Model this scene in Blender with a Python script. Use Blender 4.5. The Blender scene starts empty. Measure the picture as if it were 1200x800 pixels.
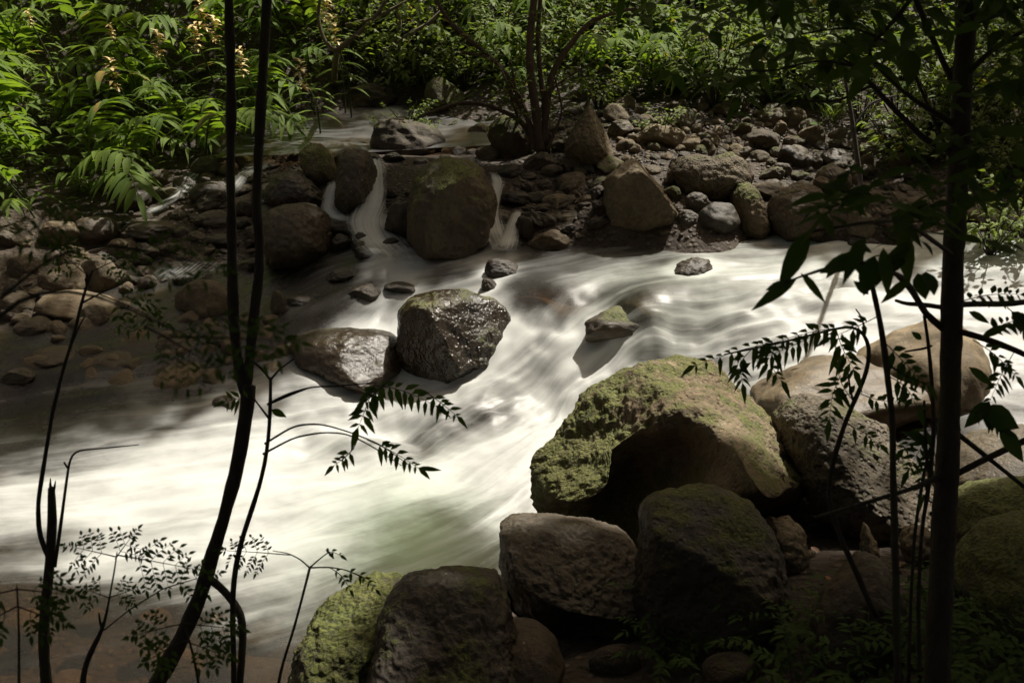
import bpy, bmesh, math, random
import numpy as np
from mathutils import Vector, Matrix
R = math.radians
SC = bpy.context.scene
COL = SC.collection
# ------------------------------------------------------------------ camera, sky, sun, exposure
CAMZ, PITCH, FPX = 3.4, R(20.0), 1287.0
cam_d = bpy.data.cameras.new("camera"); cam = bpy.data.objects.new("camera", cam_d); COL.objects.link(cam)
cam.location = (0, 0, CAMZ); cam.rotation_euler = (R(90) - PITCH, 0, 0)
cam_d.sensor_width = 36.0; cam_d.lens = 36.0 * FPX / 1200.0
cam_d.clip_start = 0.05; cam_d.clip_end = 300
cam_d.dof.use_dof = True; cam_d.dof.focus_distance = 7.5; cam_d.dof.aperture_fstop = 5.6
SC.camera = cam
SUN_AZ, SUN_EL = R(38), R(57)          # azimuth from +Y towards +X
SV = np.array([math.sin(SUN_AZ) * math.cos(SUN_EL), math.cos(SUN_AZ) * math.cos(SUN_EL), math.sin(SUN_EL)])
world = bpy.data.worlds.new("World"); SC.world = world; world.use_nodes = True
wt = world.node_tree; wt.nodes.clear()
wo = wt.nodes.new("ShaderNodeOutputWorld"); wb = wt.nodes.new("ShaderNodeBackground"); ws = wt.nodes.new("ShaderNodeTexSky")
ws.sky_type = 'NISHITA'; ws.sun_disc = False; ws.sun_elevation = SUN_EL; ws.sun_rotation = SUN_AZ
ws.air_density = 1.0; ws.dust_density = 8.0; ws.ozone_density = 0.6
wb.inputs[1].default_value = 0.062
wm = wt.nodes.new("ShaderNodeMix"); wm.data_type = 'RGBA'; wm.blend_type = 'MULTIPLY'; wm.inputs[0].default_value = 1.0
wm.inputs[7].default_value = (1.0, .90, .70, 1)          # warm white balance of the photograph
wt.links.new(ws.outputs[0], wm.inputs[6]); wt.links.new(wm.outputs[2], wb.inputs[0]); wt.links.new(wb.outputs[0], wo.inputs[0])
sun_d = bpy.data.lights.new("sun", 'SUN'); sun = bpy.data.objects.new("sun", sun_d); COL.objects.link(sun)
sun_d.energy = 5.0; sun_d.angle = R(1.2); sun_d.color = (1.0, 0.95, 0.85)
sun.rotation_euler = Vector(SV).to_track_quat('Z', 'Y').to_euler()
SC.view_settings.view_transform = 'Standard'; SC.view_settings.look = 'None'
SC.view_settings.exposure = 0.45; SC.view_settings.gamma = 1.0
SC.render.engine = 'CYCLES'
SC.cycles.use_denoising = True
SC.cycles.max_bounces = 6; SC.cycles.diffuse_bounces = 3; SC.cycles.glossy_bounces = 2
SC.cycles.transmission_bounces = 4; SC.cycles.transparent_max_bounces = 12
SC.cycles.caustics_reflective = False; SC.cycles.caustics_refractive = False
SC.cycles.sample_clamp_indirect = 4.0
SC.cycles.use_adaptive_sampling = True; SC.cycles.adaptive_threshold = 0.02

# ------------------------------------------------------------------ maths
CP = np.array([0, 0, CAMZ]); CF = np.array([0, math.cos(PITCH), -math.sin(PITCH)])
CU = np.array([0, math.sin(PITCH), math.cos(PITCH)]); CR = np.array([1.0, 0, 0])
def ray(px, py): return CF + CR * ((px - 600) / FPX) + CU * ((400 - py) / FPX)
def at_z(px, py, z):
    d = ray(px, py); return CP + d * ((z - CAMZ) / d[2])
def at_d(px, py, D): return CP + ray(px, py) * D
def proj(p):
    v = np.asarray(p) - CP; D = v @ CF
    return 600 + FPX * (v @ CR) / D, 400 - FPX * (v @ CU) / D, D

_rng = np.random.RandomState(7)
_perm = _rng.permutation(256); _perm = np.concatenate([_perm, _perm, _perm])
_grad = _rng.normal(size=(256, 3)); _grad /= np.linalg.norm(_grad, axis=1)[:, None]
def perlin(P):
    P = np.asarray(P, float); I = np.floor(P).astype(int); F = P - I; I &= 255
    U = F * F * F * (F * (F * 6 - 15) + 10); out = 0
    for dx in (0, 1):
        for dy in (0, 1):
            for dz in (0, 1):
                h = _perm[_perm[_perm[I[:, 0] + dx] + I[:, 1] + dy] + I[:, 2] + dz]
                g = _grad[h]; w = 1
                for a, d in ((0, dx), (1, dy), (2, dz)): w = w * (U[:, a] if d else 1 - U[:, a])
                out = out + w * ((F[:, 0] - dx) * g[:, 0] + (F[:, 1] - dy) * g[:, 1] + (F[:, 2] - dz) * g[:, 2])
    return out
def fbm(P, oct=4, gain=0.5, ridge=False):
    s = 0; a = 1; P = np.asarray(P, float)
    for k in range(oct):
        n = perlin(P * (2.03 ** k) + 17.3 * k)
        s = s + a * ((0.3 - np.abs(n)) if ridge else n); a *= gain
    return s

class TPS:
    def __init__(self, xy, v, lam=0.0):
        self.xy = np.asarray(xy, float); v = np.asarray(v, float); n = len(v)
        K = self.k(self.xy, self.xy) + lam * np.eye(n)
        Pm = np.c_[np.ones(n), self.xy]
        A = np.zeros((n + 3, n + 3)); A[:n, :n] = K; A[:n, n:] = Pm; A[n:, :n] = Pm.T
        self.w = np.linalg.solve(A, np.r_[v, 0, 0, 0])
    def k(self, a, b):
        d2 = ((a[:, None, :] - b[None]) ** 2).sum(-1); return 0.5 * d2 * np.log(d2 + 1e-9)
    def __call__(self, q):
        q = np.asarray(q, float); n = len(self.xy)
        return self.k(q, self.xy) @ self.w[:n] + self.w[n] + q @ self.w[n + 1:]
class Field:                                   # a function of x, y sampled on a grid, read bilinearly
    def __init__(self, fn, x0, x1, y0, y1, h):
        self.x0, self.y0, self.h = x0, y0, h
        xs = np.arange(x0, x1 + h, h); ys = np.arange(y0, y1 + h, h)
        X, Y = np.meshgrid(xs, ys); self.g = fn(np.c_[X.ravel(), Y.ravel()]).reshape(X.shape)
    def __call__(self, x, y):
        x = np.asarray(x, float); y = np.asarray(y, float); g = self.g
        fx = np.clip((x - self.x0) / self.h, 0, g.shape[1] - 1.001); fy = np.clip((y - self.y0) / self.h, 0, g.shape[0] - 1.001)
        i = fx.astype(int); j = fy.astype(int); a = fx - i; b = fy - j
        return (g[j, i] * (1 - a) + g[j, i + 1] * a) * (1 - b) + (g[j + 1, i] * (1 - a) + g[j + 1, i + 1] * a) * b

# ------------------------------------------------------------------ levels of water and ground: (photo x, photo y, height)
WATER = [(0,480,.06),(0,560,0),(0,680,-.02),(150,600,0),(300,520,.0),(300,650,0),(450,560,0),(560,570,0),(610,610,0),(430,680,-.02),
 (450,470,.06),(100,770,-.04),(300,760,-.04),(0,430,.22),(150,410,.28),(300,400,.3),(400,345,.52),(480,330,.6),(350,330,.5),(320,355,.42),
 (480,362,.44),(430,372,.40),(620,330,.68),(660,300,.75),(560,325,.66),(750,300,.8),(900,290,.85),(1000,290,.9),(1200,300,1.0),
 (800,335,.74),(900,370,.66),(1000,340,.76),(1200,350,.82),(1100,330,.82),
 (520,490,.03),(770,395,.46),(780,420,.32),(850,410,.44),
 (585,345,.62),(620,352,.61),(655,356,.60),(690,352,.61),(725,356,.62),(600,400,.38),(630,404,.38),(665,400,.40),(700,398,.41),(735,398,.44),(600,430,.25),(560,460,.13),(700,430,.27),(660,450,.18),(740,425,.30),(720,462,.14),(640,520,.03),(650,480,.05),(950,440,.46),(1050,450,.5),(1180,450,.56),(950,480,.34),(1050,490,.36),(1150,500,.42),
 (450,310,.68),(590,305,.72),(1000,390,.62),(1100,400,.66)]
WORLDW = [(-9,4,-.05),(-9,8,.1),(11,9,1.1),(11,7,.8),(-4,2.5,-.06),(3,3,-.1),(0,13,.9),(-8,12,.4),(8,13,1.0)]
GROUND = [(720,272,.93),(850,276,.96),(1000,274,1.0),(1200,266,1.1),(760,190,1.34),(800,140,1.62),(700,130,1.58),(950,130,1.62),(1100,150,1.6),
 (1100,90,1.9),(850,190,1.3),(900,235,1.1),(1000,220,1.16),(1100,220,1.25),(60,250,.78),(200,180,1.05),(330,150,1.25),(620,180,1.3),(640,230,1.05),
 (640,275,.86),(250,200,1.0),(200,260,.72),(150,330,.42),(50,350,.46),(20,300,.62),(290,300,.55),(350,290,.6),(240,370,.36),(505,260,.9),(500,200,1.2),
 (420,230,1.0),(445,275,.78),(432,190,1.22),(590,205,1.2),(590,255,.92),(545,130,1.5),(960,600,.52),(1040,610,.58),(900,680,.62),(700,760,.5),(500,790,.34),
 (370,790,.1),(1100,780,.95),(1180,600,.66),(1180,540,.5),(820,700,.45),(1000,700,.75),(700,640,.12),(800,560,.2),(900,540,.3)]
TRIB = [(400,150,1.32),(460,128,1.42),(360,165,1.28),(500,140,1.40),(540,145,1.40),(440,170,1.28)]
WORLDG = [(-8,16,3.2),(-4,16,3.1),(0,16.2,2.9),(4,16,3.0),(8,15,2.9),(-9,20,6),(0,20,6),(9,20,6),(-12,12,2),(-12,8,.9),(-10,5,.1),(11,10,1.6),(11,7,1.2),
 (-3.6,14.4,1.9),(-6,13.6,1.8),(0,14.4,1.9),(3,14,2.0),(6,13,2.0),
 (0,0,1.8),(0,2,1.2),(-1.5,3.0,.42),(-1.2,2,1.1),(-4,2.6,.2),(2,3,.95),(2,1.8,1.4),(4,3,1.2),(6,4,1.3),(-6,2,.5),(0,-6,2.6),(7,-4,2.6),(-8,-4,2.2),(0,3.2,.62),(0.9,3.4,.72)]
wp = [at_z(*a) for a in WATER] + [np.array(a, float) for a in WORLDW]
wp = np.array(wp); _W = TPS(wp[:, :2], wp[:, 2], 0.012)
bed = [at_z(a, b, c) - np.array([0, 0, .26]) for a, b, c in WATER] + [at_z(a, b, c) - np.array([0, 0, .1]) for a, b, c in TRIB]
gp = np.array(bed + [at_z(*a) for a in GROUND] + [np.array(a, float) for a in WORLDG])
_G = TPS(gp[:, :2], gp[:, 2], 0.004)
FX0, FX1, FY0, FY1 = -14, 15, -8, 21
Wf = Field(_W, FX0, FX1, FY0, FY1, .08)
def _ground(q):
    z = _G(q); X, Y = q[:, 0], q[:, 1]
    n = fbm(np.c_[X * .9, Y * .9, 0 * X], 4)
    return z + n * .05 + fbm(np.c_[X * 5, Y * 5, 0 * X + 3], 2) * .012
Gf = Field(_ground, FX0, FX1, FY0, FY1, .08)
def hit(px, py, f=None, lift=0.0):             # where the line of sight meets the ground (or water)
    f = f or Gf; d = ray(px, py); t0 = 2.0
    ts = np.arange(2.0, 40, .04); P = CP + d * ts[:, None]
    below = P[:, 2] < f(P[:, 0], P[:, 1]) + lift
    k = int(np.argmax(below)) if below.any() else len(ts) - 1
    return P[k]
def surf(px, py):
    a = hit(px, py); b = hit(px, py, Wf)
    return a if (a - CP) @ CF < (b - CP) @ CF else b

# ------------------------------------------------------------------ object helpers
def tag(o, label=None, cat=None, group=None, kind=None):
    if label: o["label"] = label
    if cat: o["category"] = cat
    if group: o["group"] = group
    if kind: o["kind"] = kind
    return o
def empty(name, loc):
    o = bpy.data.objects.new(name, None); COL.objects.link(o); o.location = tuple(loc); o.empty_display_size = .1; return o
def make_mesh(name, V, F, mat, smooth=True, attrs=None):
    me = bpy.data.meshes.new(name)
    V = np.asarray(V, float)
    if isinstance(F, np.ndarray):
        k = F.shape[1]
        me.vertices.add(len(V)); me.vertices.foreach_set("co", V.ravel())
        me.loops.add(F.size); me.loops.foreach_set("vertex_index", F.ravel().astype(np.int32))
        me.polygons.add(len(F)); me.polygons.foreach_set("loop_start", np.arange(0, F.size, k, dtype=np.int32))
        me.polygons.foreach_set("loop_total", np.full(len(F), k, dtype=np.int32))
        me.update(calc_edges=True)
    else:
        me.from_pydata([tuple(v) for v in V], [], F)
    if smooth: me.polygons.foreach_set("use_smooth", np.ones(len(me.polygons), bool))
    for nm, arr in (attrs or {}).items():
        arr = np.asarray(arr, np.float32)
        if arr.ndim == 1:
            at = me.attributes.new(nm, 'FLOAT', 'POINT'); at.data.foreach_set("value", arr)
        else:
            at = me.attributes.new(nm, 'FLOAT_VECTOR', 'POINT'); at.data.foreach_set("vector", arr.ravel())
    me.materials.append(mat); me.update()
    return me
def obj(name, me, parent=None, loc=None):
    o = bpy.data.objects.new(name, me); COL.objects.link(o)
    if parent is not None: o.parent = parent
    if loc is not None: o.location = tuple(loc)
    return o

# ------------------------------------------------------------------ materials
def newmat(name):
    m = bpy.data.materials.new(name); m.use_nodes = True; nt = m.node_tree; nt.nodes.clear()
    out = nt.nodes.new("ShaderNodeOutputMaterial")
    def N(t, **kw):
        n = nt.nodes.new("ShaderNode" + t)
        for k, v in kw.items():
            if k == 'i':
                for kk, vv in v.items():
                    if hasattr(vv, 'is_output') : nt.links.new(vv, n.inputs[kk])
                    else: n.inputs[kk].default_value = vv
            else: setattr(n, k, v)
        return n
    return m, nt, out, N
def ramp(N, fac, stops, interp='LINEAR'):
    r = N("ValToRGB", i={0: fac}); cr = r.color_ramp; cr.interpolation = interp
    while len(cr.elements) < len(stops): cr.elements.new(0.5)
    for e, (p, c) in zip(cr.elements, stops):
        e.position = p; e.color = (c, c, c, 1) if not hasattr(c, '__len__') else tuple(c) + (1,)
    return r.outputs[0]
def mixc(N, fac, a, b, mode='MIX'):
    n = N("Mix", data_type='RGBA', blend_type=mode)
    for k, v in ((0, fac), (6, a), (7, b)):
        if hasattr(v, 'is_output'): n.id_data.links.new(v, n.inputs[k])
        else: n.inputs[k].default_value = v if k == 0 else (tuple(v) + (1,) if len(v) == 3 else v)
    return n.outputs[2]
def mth(N, op, a, b=0.0, c=0.0, clamp=False):
    n = N("Math", operation=op, use_clamp=clamp)
    for k, v in ((0, a), (1, b), (2, c)):
        if hasattr(v, 'is_output'): n.id_data.links.new(v, n.inputs[k])
        else: n.inputs[k].default_value = v
    return n.outputs[0]

def stone_material():
    m, nt, out, N = newmat("stone")
    tc = N("TexCoord"); oi = N("ObjectInfo")
    off = N("VectorMath", operation='SCALE', i={0: (37.0, 19.0, 53.0), 3: oi.outputs["Random"]})
    co = N("VectorMath", operation='ADD', i={0: tc.outputs["Object"], 1: off.outputs[0]}).outputs[0]
    A = lambda nm: N("Attribute", attribute_type='OBJECT', attribute_name=nm).outputs["Fac"]
    moss, wet, tone, pits = A("moss"), A("wet"), A("tone"), A("pits")
    n1 = N("TexNoise", i={"Vector": co, "Scale": 3.0, "Detail": 6.0, "Roughness": .62}).outputs[0]
    n2 = N("TexNoise", i={"Vector": co, "Scale": 22.0, "Detail": 5.0, "Roughness": .7}).outputs[0]
    n3 = N("TexNoise", i={"Vector": co, "Scale": 1.4, "Detail": 4.0, "Roughness": .6}).outputs[0]
    darkc = mixc(N, tone, (.028, .022, .014), (.165, .125, .070))
    lightc = mixc(N, tone, (.085, .067, .043), (.31, .24, .14))
    base = mixc(N, ramp(N, n1, [(.3, 0.0), (.72, 1.0)]), darkc, lightc)
    base = mixc(N, mth(N, 'MULTIPLY', ramp(N, n3, [(.45, 0.0), (.7, 1.0)]), .45), base, (.15, .085, .04))      # rusty patches
    base = mixc(N, ramp(N, n2, [(.35, .55), (.6, 0.0)]), base, (.03, .026, .02))
    v = N("TexVoronoi", feature='F1', i={"Vector": co, "Scale": 26.0, "Randomness": 1.0})
    spot = mth(N, 'MULTIPLY', ramp(N, v.outputs["Distance"], [(.10, 1.0), (.17, 0.0)]), ramp(N, n1, [(.5, 0.0), (.6, .6)]))
    base = mixc(N, spot, base, (.42, .40, .31))                                                                    # pale lichen dots
    wetn = mth(N, 'MULTIPLY', wet, ramp(N, n3, [(.25, .6), (.6, 1.0)]))
    base = mixc(N, wetn, base, mixc(N, 1.0, base, (.42, .40, .38), 'MULTIPLY'))
    geo = N("NewGeometry"); sep = N("SeparateXYZ", i={0: geo.outputs["Normal"]})
    nm = N("TexNoise", i={"Vector": co, "Scale": 5.0, "Detail": 7.0, "Roughness": .68}).outputs[0]
    up = mth(N, 'MULTIPLY_ADD', sep.outputs[2], .34, .16)
    mm = mth(N, 'ADD', mth(N, 'MULTIPLY', moss, .75), mth(N, 'ADD', up, mth(N, 'MULTIPLY_ADD', nm, 1.5, -1.30)))
    sz = N("SeparateXYZ", i={0: tc.outputs["Object"]})
    mm = mth(N, 'SUBTRACT', mm, mth(N, 'MULTIPLY', A("bare_top"), mth(N, 'MULTIPLY_ADD', sz.outputs[2], 1.1, mth(N, 'MULTIPLY_ADD', sz.outputs[0], .35, .05))))
    mm = mth(N, 'MULTIPLY', ramp(N, mm, [(.26, 0.0), (.44, 1.0)]), mth(N, 'GREATER_THAN', moss, .02))
    nf = N("TexNoise", i={"Vector": co, "Scale": 60.0, "Detail": 3.0}).outputs[0]
    mossc = mixc(N, ramp(N, nf, [(.35, 0.0), (.65, 1.0)]), (.022, .030, .006), (.130, .150, .020))
    mossc = mixc(N, ramp(N, n1, [(.4, 0.0), (.65, .45)]), mossc, (.15, .13, .045))
    col = mixc(N, mth(N, 'MULTIPLY', mm, .9), base, mossc)
    rough = mth(N, 'SUBTRACT', .86, mth(N, 'MULTIPLY', wetn, mth(N, 'SUBTRACT', .46, mth(N, 'MULTIPLY', mm, .3))))
    vp = N("TexVoronoi", feature='SMOOTH_F1', i={"Vector": co, "Scale": 34.0, "Smoothness": .4}).outputs["Distance"]
    pit = mth(N, 'MULTIPLY', ramp(N, vp, [(.12, -1.0 + 1.0), (.42, 1.0)]), pits)
    h = mth(N, 'ADD', mth(N, 'MULTIPLY', n2, .45), mth(N, 'MULTIPLY', n1, 1.1))
    h = mth(N, 'ADD', h, mth(N, 'MULTIPLY', pit, .9))
    h = mth(N, 'ADD', h, mth(N, 'MULTIPLY', mth(N, 'MULTIPLY', nf, mm), .55))
    wco = N("VectorMath", operation='ADD', i={0: co, 1: N("VectorMath", operation='SCALE', i={0: N("TexNoise", i={"Vector": co, "Scale": 4.0, "Detail": 4.0}).outputs["Color"], 3: .35}).outputs[0]}).outputs[0]
    ck = N("TexVoronoi", feature='DISTANCE_TO_EDGE', i={"Vector": wco, "Scale": 1.3}).outputs["Distance"]
    crack = mth(N, 'MULTIPLY', ramp(N, ck, [(0.0, 1.0), (.022, 0.0)]), ramp(N, n3, [(.55, 0.0), (.62, 1.0)]))
    h = mth(N, 'SUBTRACT', h, mth(N, 'MULTIPLY', crack, .35))
    col = mixc(N, mth(N, 'MULTIPLY', crack, .25), col, (.02, .017, .012))
    b = N("Bump", i={"Strength": .8, "Distance": .028, "Height": h})
    p = N("BsdfPrincipled", i={"Base Color": col, "Roughness": rough, "Normal": b.outputs[0]})
    p.inputs["Specular IOR Level"].default_value = .5
    nt.links.new(p.outputs[0], out.inputs[0]); return m

def ground_material():
    m, nt, out, N = newmat("soil")
    co = N("NewGeometry").outputs["Position"]
    n1 = N("TexNoise", i={"Vector": co, "Scale": 1.3, "Detail": 8.0, "Roughness": .65}).outputs[0]
    n2 = N("TexNoise", i={"Vector": co, "Scale": 18.0, "Detail": 6.0, "Roughness": .7}).outputs[0]
    v = N("TexVoronoi", feature='F1', i={"Vector": co, "Scale": 17.0})
    c = mixc(N, ramp(N, n1, [(.35, 0.0), (.65, 1.0)]), (.022, .015, .009), (.060, .040, .024))
    c = mixc(N, ramp(N, n2, [(.4, 0.0), (.7, .7)]), c, (.085, .058, .035))
    st = N("SeparateColor", i={0: v.outputs["Color"]})
    c = mixc(N, mth(N, 'MULTIPLY', ramp(N, v.outputs["Distance"], [(.3, 1.0), (.42, 0.0)]), ramp(N, st.outputs[0], [(.45, 0.0), (.6, .8)])), c,
             mixc(N, st.outputs[1], (.05, .042, .03), (.16, .125, .085)))
    h = mth(N, 'ADD', n2, mth(N, 'MULTIPLY', ramp(N, v.outputs["Distance"], [(0.0, 1.0), (.5, 0.0)]), .8))
    b = N("Bump", i={"Strength": .9, "Distance": .04, "Height": h})
    p = N("BsdfPrincipled", i={"Base Color": c, "Roughness": .75, "Normal": b.outputs[0]})
    nt.links.new(p.outputs[0], out.inputs[0]); return m

def water_material(veil=False):
    m, nt, out, N = newmat("falling_water" if veil else "stream_water")
    fl = N("Attribute", attribute_name="flow").outputs["Vector"]
    foam = N("Attribute", attribute_name="foam").outputs["Fac"]
    green = N("Attribute", attribute_name="green").outputs["Fac"]
    pos = N("NewGeometry").outputs["Position"]
    warpn = N("TexNoise", i={"Vector": pos, "Scale": 1.6, "Detail": 3.0}).outputs["Color"]
    warp = N("VectorMath", operation='SCALE', i={0: N("VectorMath", operation='SUBTRACT', i={0: warpn, 1: (.5, .5, .5)}).outputs[0], 3: .22}).outputs[0]
    flw = N("VectorMath", operation='ADD', i={0: fl, 1: warp}).outputs[0]
    def streak(sx, sy, det, ro, seed):
        v = N("VectorMath", operation='MULTIPLY_ADD', i={0: flw, 1: (sx, sy, 1), 2: (seed, seed * 2, seed)}).outputs[0]
        return N("TexNoise", i={"Vector": v, "Scale": 1.0, "Detail": det, "Roughness": ro}).outputs[0]
    a = streak(.55, 2.6, 2.0, .5, 1.0); bb = streak(.6, 8.0, 2.0, .5, 4.0); cc = streak(.8, 30.0, 2.0, .5, 9.0)
    w = mth(N, 'ADD', mth(N, 'MULTIPLY_ADD', a, .95, -.475), mth(N, 'ADD', mth(N, 'MULTIPLY_ADD', bb, .58, -.29), mth(N, 'MULTIPLY_ADD', cc, .20, -.10)))
    blot = N("TexNoise", i={"Vector": pos, "Scale": 2.6, "Detail": 5.0, "Roughness": .55}).outputs[0]
    w = mth(N, 'ADD', w, mth(N, 'MULTIPLY_ADD', blot, .5, -.25))
    froth = N("TexNoise", i={"Vector": N("VectorMath", operation='MULTIPLY', i={0: pos, 1: (5.0, 8.0, 5.0)}).outputs[0], "Scale": 1.0, "Detail": 6.0, "Roughness": .6}).outputs[0]
    w = mth(N, 'ADD', w, mth(N, 'MULTIPLY_ADD', froth, .42, -.21))
    f = mth(N, 'ADD', foam, mth(N, 'MULTIPLY', w, ramp(N, foam, [(0.0, .40), (.25, 1.0), (1.0, .95)])))
    fac = N("MapRange", interpolation_type='SMOOTHSTEP', i={0: f, 1: .06, 2: 1.24, 3: 0.0, 4: 1.0}).outputs[0]
    body = mixc(N, green, (.030, .024, .015), (.085, .105, .050))
    bump = N("Bump", i={"Strength": .22, "Distance": .05, "Height": mth(N, 'ADD', a, mth(N, 'MULTIPLY', bb, .5))})
    nrm = bump.outputs[0]
    tr = N("BsdfTransparent", i={0: mixc(N, green, (.62, .47, .30), (.55, .60, .40))})
    df = N("BsdfDiffuse", i={0: body, 2: nrm} if False else {0: body})
    deep = N("MixShader", i={0: mth(N, 'MULTIPLY_ADD', green, .55, .24), 1: tr.outputs[0], 2: df.outputs[0]})
    gl = N("BsdfGlossy", i={0: (1, 1, 1, 1), 1: .38, "Normal": nrm})
    fr = N("Fresnel", i={0: 1.33, 1: nrm})
    wat = N("MixShader", i={0: fr.outputs[0], 1: deep.outputs[0], 2: gl.outputs[0]})
    fo = N("BsdfPrincipled", i={"Base Color": mixc(N, green, (.66, .672, .65), (.53, .63, .50)), "Roughness": .6, "Normal": bump.outputs[0]})
    fo.inputs["Specular IOR Level"].default_value = .2
    tl = N("BsdfTranslucent", i={0: (.85, .84, .76, 1)})
    fo2 = N("MixShader", i={0: .18, 1: fo.outputs[0], 2: tl.outputs[0]})
    mx = N("MixShader", i={0: fac, 1: wat.outputs[0], 2: fo2.outputs[0]})
    if veil:
        clear = N("BsdfTransparent"); nt.links.new(clear.outputs[0], mx.inputs[1])
    nt.links.new(mx.outputs[0], out.inputs[0]); return m

def leaf_material(name, c1, c2, dry=None, transl=.35, rough=.42):
    m, nt, out, N = newmat(name)
    r = N("Attribute", attribute_name="leafrnd").outputs["Fac"]
    oi = N("ObjectInfo").outputs["Random"]
    t = mth(N, 'MULTIPLY_ADD', oi, .4, mth(N, 'MULTIPLY', r, .6))
    c = mixc(N, t, c1, c2)
    if dry: c = mixc(N, mth(N, 'GREATER_THAN', r, .965), c, dry)
    pos = N("TexCoord").outputs["Object"]
    n = N("TexNoise", i={"Vector": pos, "Scale": 9.0, "Detail": 3.0}).outputs[0]
    c = mixc(N, ramp(N, n, [(.3, .35), (.7, 0.0)]), c, mixc(N, 1.0, c, (.55, .6, .5), 'MULTIPLY'))
    p = N("BsdfPrincipled", i={"Base Color": c, "Roughness": rough}); p.inputs["Specular IOR Level"].default_value = .45 if rough < .5 else .22 if rough < .6 else .15
    tl = N("BsdfTranslucent", i={0: mixc(N, 1.0, c, (1.5, 1.6, .5), 'MULTIPLY')})
    mx = N("MixShader", i={0: transl, 1: p.outputs[0], 2: tl.outputs[0]})
    nt.links.new(mx.outputs[0], out.inputs[0]); return m
def bark_material(name, a, b, mossc=(.05, .06, .015), mossamt=.5):
    m, nt, out, N = newmat(name)
    pos = N("NewGeometry").outputs["Position"]
    st = N("VectorMath", operation='MULTIPLY', i={0: pos, 1: (1, 1, .3)}).outputs[0]
    n1 = N("TexNoise", i={"Vector": st, "Scale": 40.0, "Detail": 6.0, "Roughness": .7}).outputs[0]
    n2 = N("TexNoise", i={"Vector": pos, "Scale": 4.0, "Detail": 4.0}).outputs[0]
    c = mixc(N, ramp(N, n1, [(.3, 0.0), (.7, 1.0)]), a, b)
    c = mixc(N, ramp(N, n2, [(.5, 0.0), (.65, mossamt)]), c, mossc)
    bp = N("Bump", i={"Strength": .8, "Distance": .012, "Height": n1})
    p = N("BsdfPrincipled", i={"Base Color": c, "Roughness": .85, "Normal": bp.outputs[0]})
    nt.links.new(p.outputs[0], out.inputs[0]); return m
def plain(name, c, rough=.6, scale=20.0, var=.5):
    m, nt, out, N = newmat(name)
    pos = N("TexCoord").outputs["Object"]
    n = N("TexNoise", i={"Vector": pos, "Scale": scale, "Detail": 4.0}).outputs[0]
    cc = mixc(N, ramp(N, n, [(.3, 1.0), (.7, 0.0)]), c, tuple(x * var for x in c))
    p = N("BsdfPrincipled", i={"Base Color": cc, "Roughness": rough}); nt.links.new(p.outputs[0], out.inputs[0]); return m
M_STONE = stone_material(); M_SOIL = ground_material(); M_WATER = water_material(); M_VEIL = water_material(True)
M_GINGER = leaf_material("ginger_leaf", (.092, .155, .030), (.22, .30, .062), (.38, .29, .09), .44, .62)
M_SHRUB = leaf_material("shrub_leaf", (.10, .145, .034), (.235, .285, .08), (.30, .22, .06), .40, .58)
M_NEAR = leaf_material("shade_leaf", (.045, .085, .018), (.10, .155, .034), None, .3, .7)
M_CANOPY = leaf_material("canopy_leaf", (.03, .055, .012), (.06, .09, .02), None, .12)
M_BARK = bark_material("bark", (.022, .017, .012), (.06, .047, .033))
M_REDBARK = bark_material("reddish_bark", (.05, .030, .019), (.115, .07, .045), mossamt=.25)
M_PALEBARK = bark_material("pale_bark", (.11, .085, .05), (.20, .165, .10), mossamt=.3)
M_STEM = plain("green_stem", (.05, .07, .02))
M_FLOWER = plain("cream_petal", (.75, .58, .24), .5, 30.0, .75)
M_DRYLEAF = plain("dry_leaf", (.28, .12, .045), .6, 12.0, .5)
M_YELLOWLEAF = plain("yellowing_leaf", (.30, .27, .07), .5, 12.0, .6)

# ================================================================== the ground, one sheet
def axis(lo, hi, flo, fhi, fine, coarse):
    a = list(np.arange(flo, fhi + 1e-6, fine)); x = fhi; st = fine
    while x < hi: st = min(st * 1.25, coarse); x += st; a.append(x)
    x = flo; st = fine
    while x > lo: st = min(st * 1.25, coarse); x -= st; a.insert(0, x)
    return np.array(a)
def sheet(xs, ys, zf, keep=None):
    X, Y = np.meshgrid(xs, ys); Z = zf(X, Y); ny, nx = X.shape
    V = np.c_[X.ravel(), Y.ravel(), Z.ravel()]
    idx = np.arange(nx * ny).reshape(ny, nx)
    F = np.c_[idx[:-1, :-1].ravel(), idx[:-1, 1:].ravel(), idx[1:, 1:].ravel(), idx[1:, :-1].ravel()]
    if keep is not None:
        k = keep(X, Y, Z); kf = (k[:-1, :-1] | k[:-1, 1:] | k[1:, 1:] | k[1:, :-1]).ravel(); F = F[kf]
        used = np.unique(F); mp = np.full(len(V), -1); mp[used] = np.arange(len(used)); V = V[used]; F = mp[F]
    return V, F
gx = axis(-60, 60, -8, 9, .055, 3.0); gy = axis(-25, 90, 2.2, 15, .055, 3.0)
V, F = sheet(gx, gy, lambda X, Y: Gf(X, Y) + np.clip(Y - 18.0, 0, 30) * .95 + np.clip(np.abs(X) - 10, 0, 25) * .7)  # unseen steep far and side slopes added to keep bright sky out of reflections
tag(obj("ground", make_mesh("ground", V, F, M_SOIL)), kind="structure")

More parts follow.
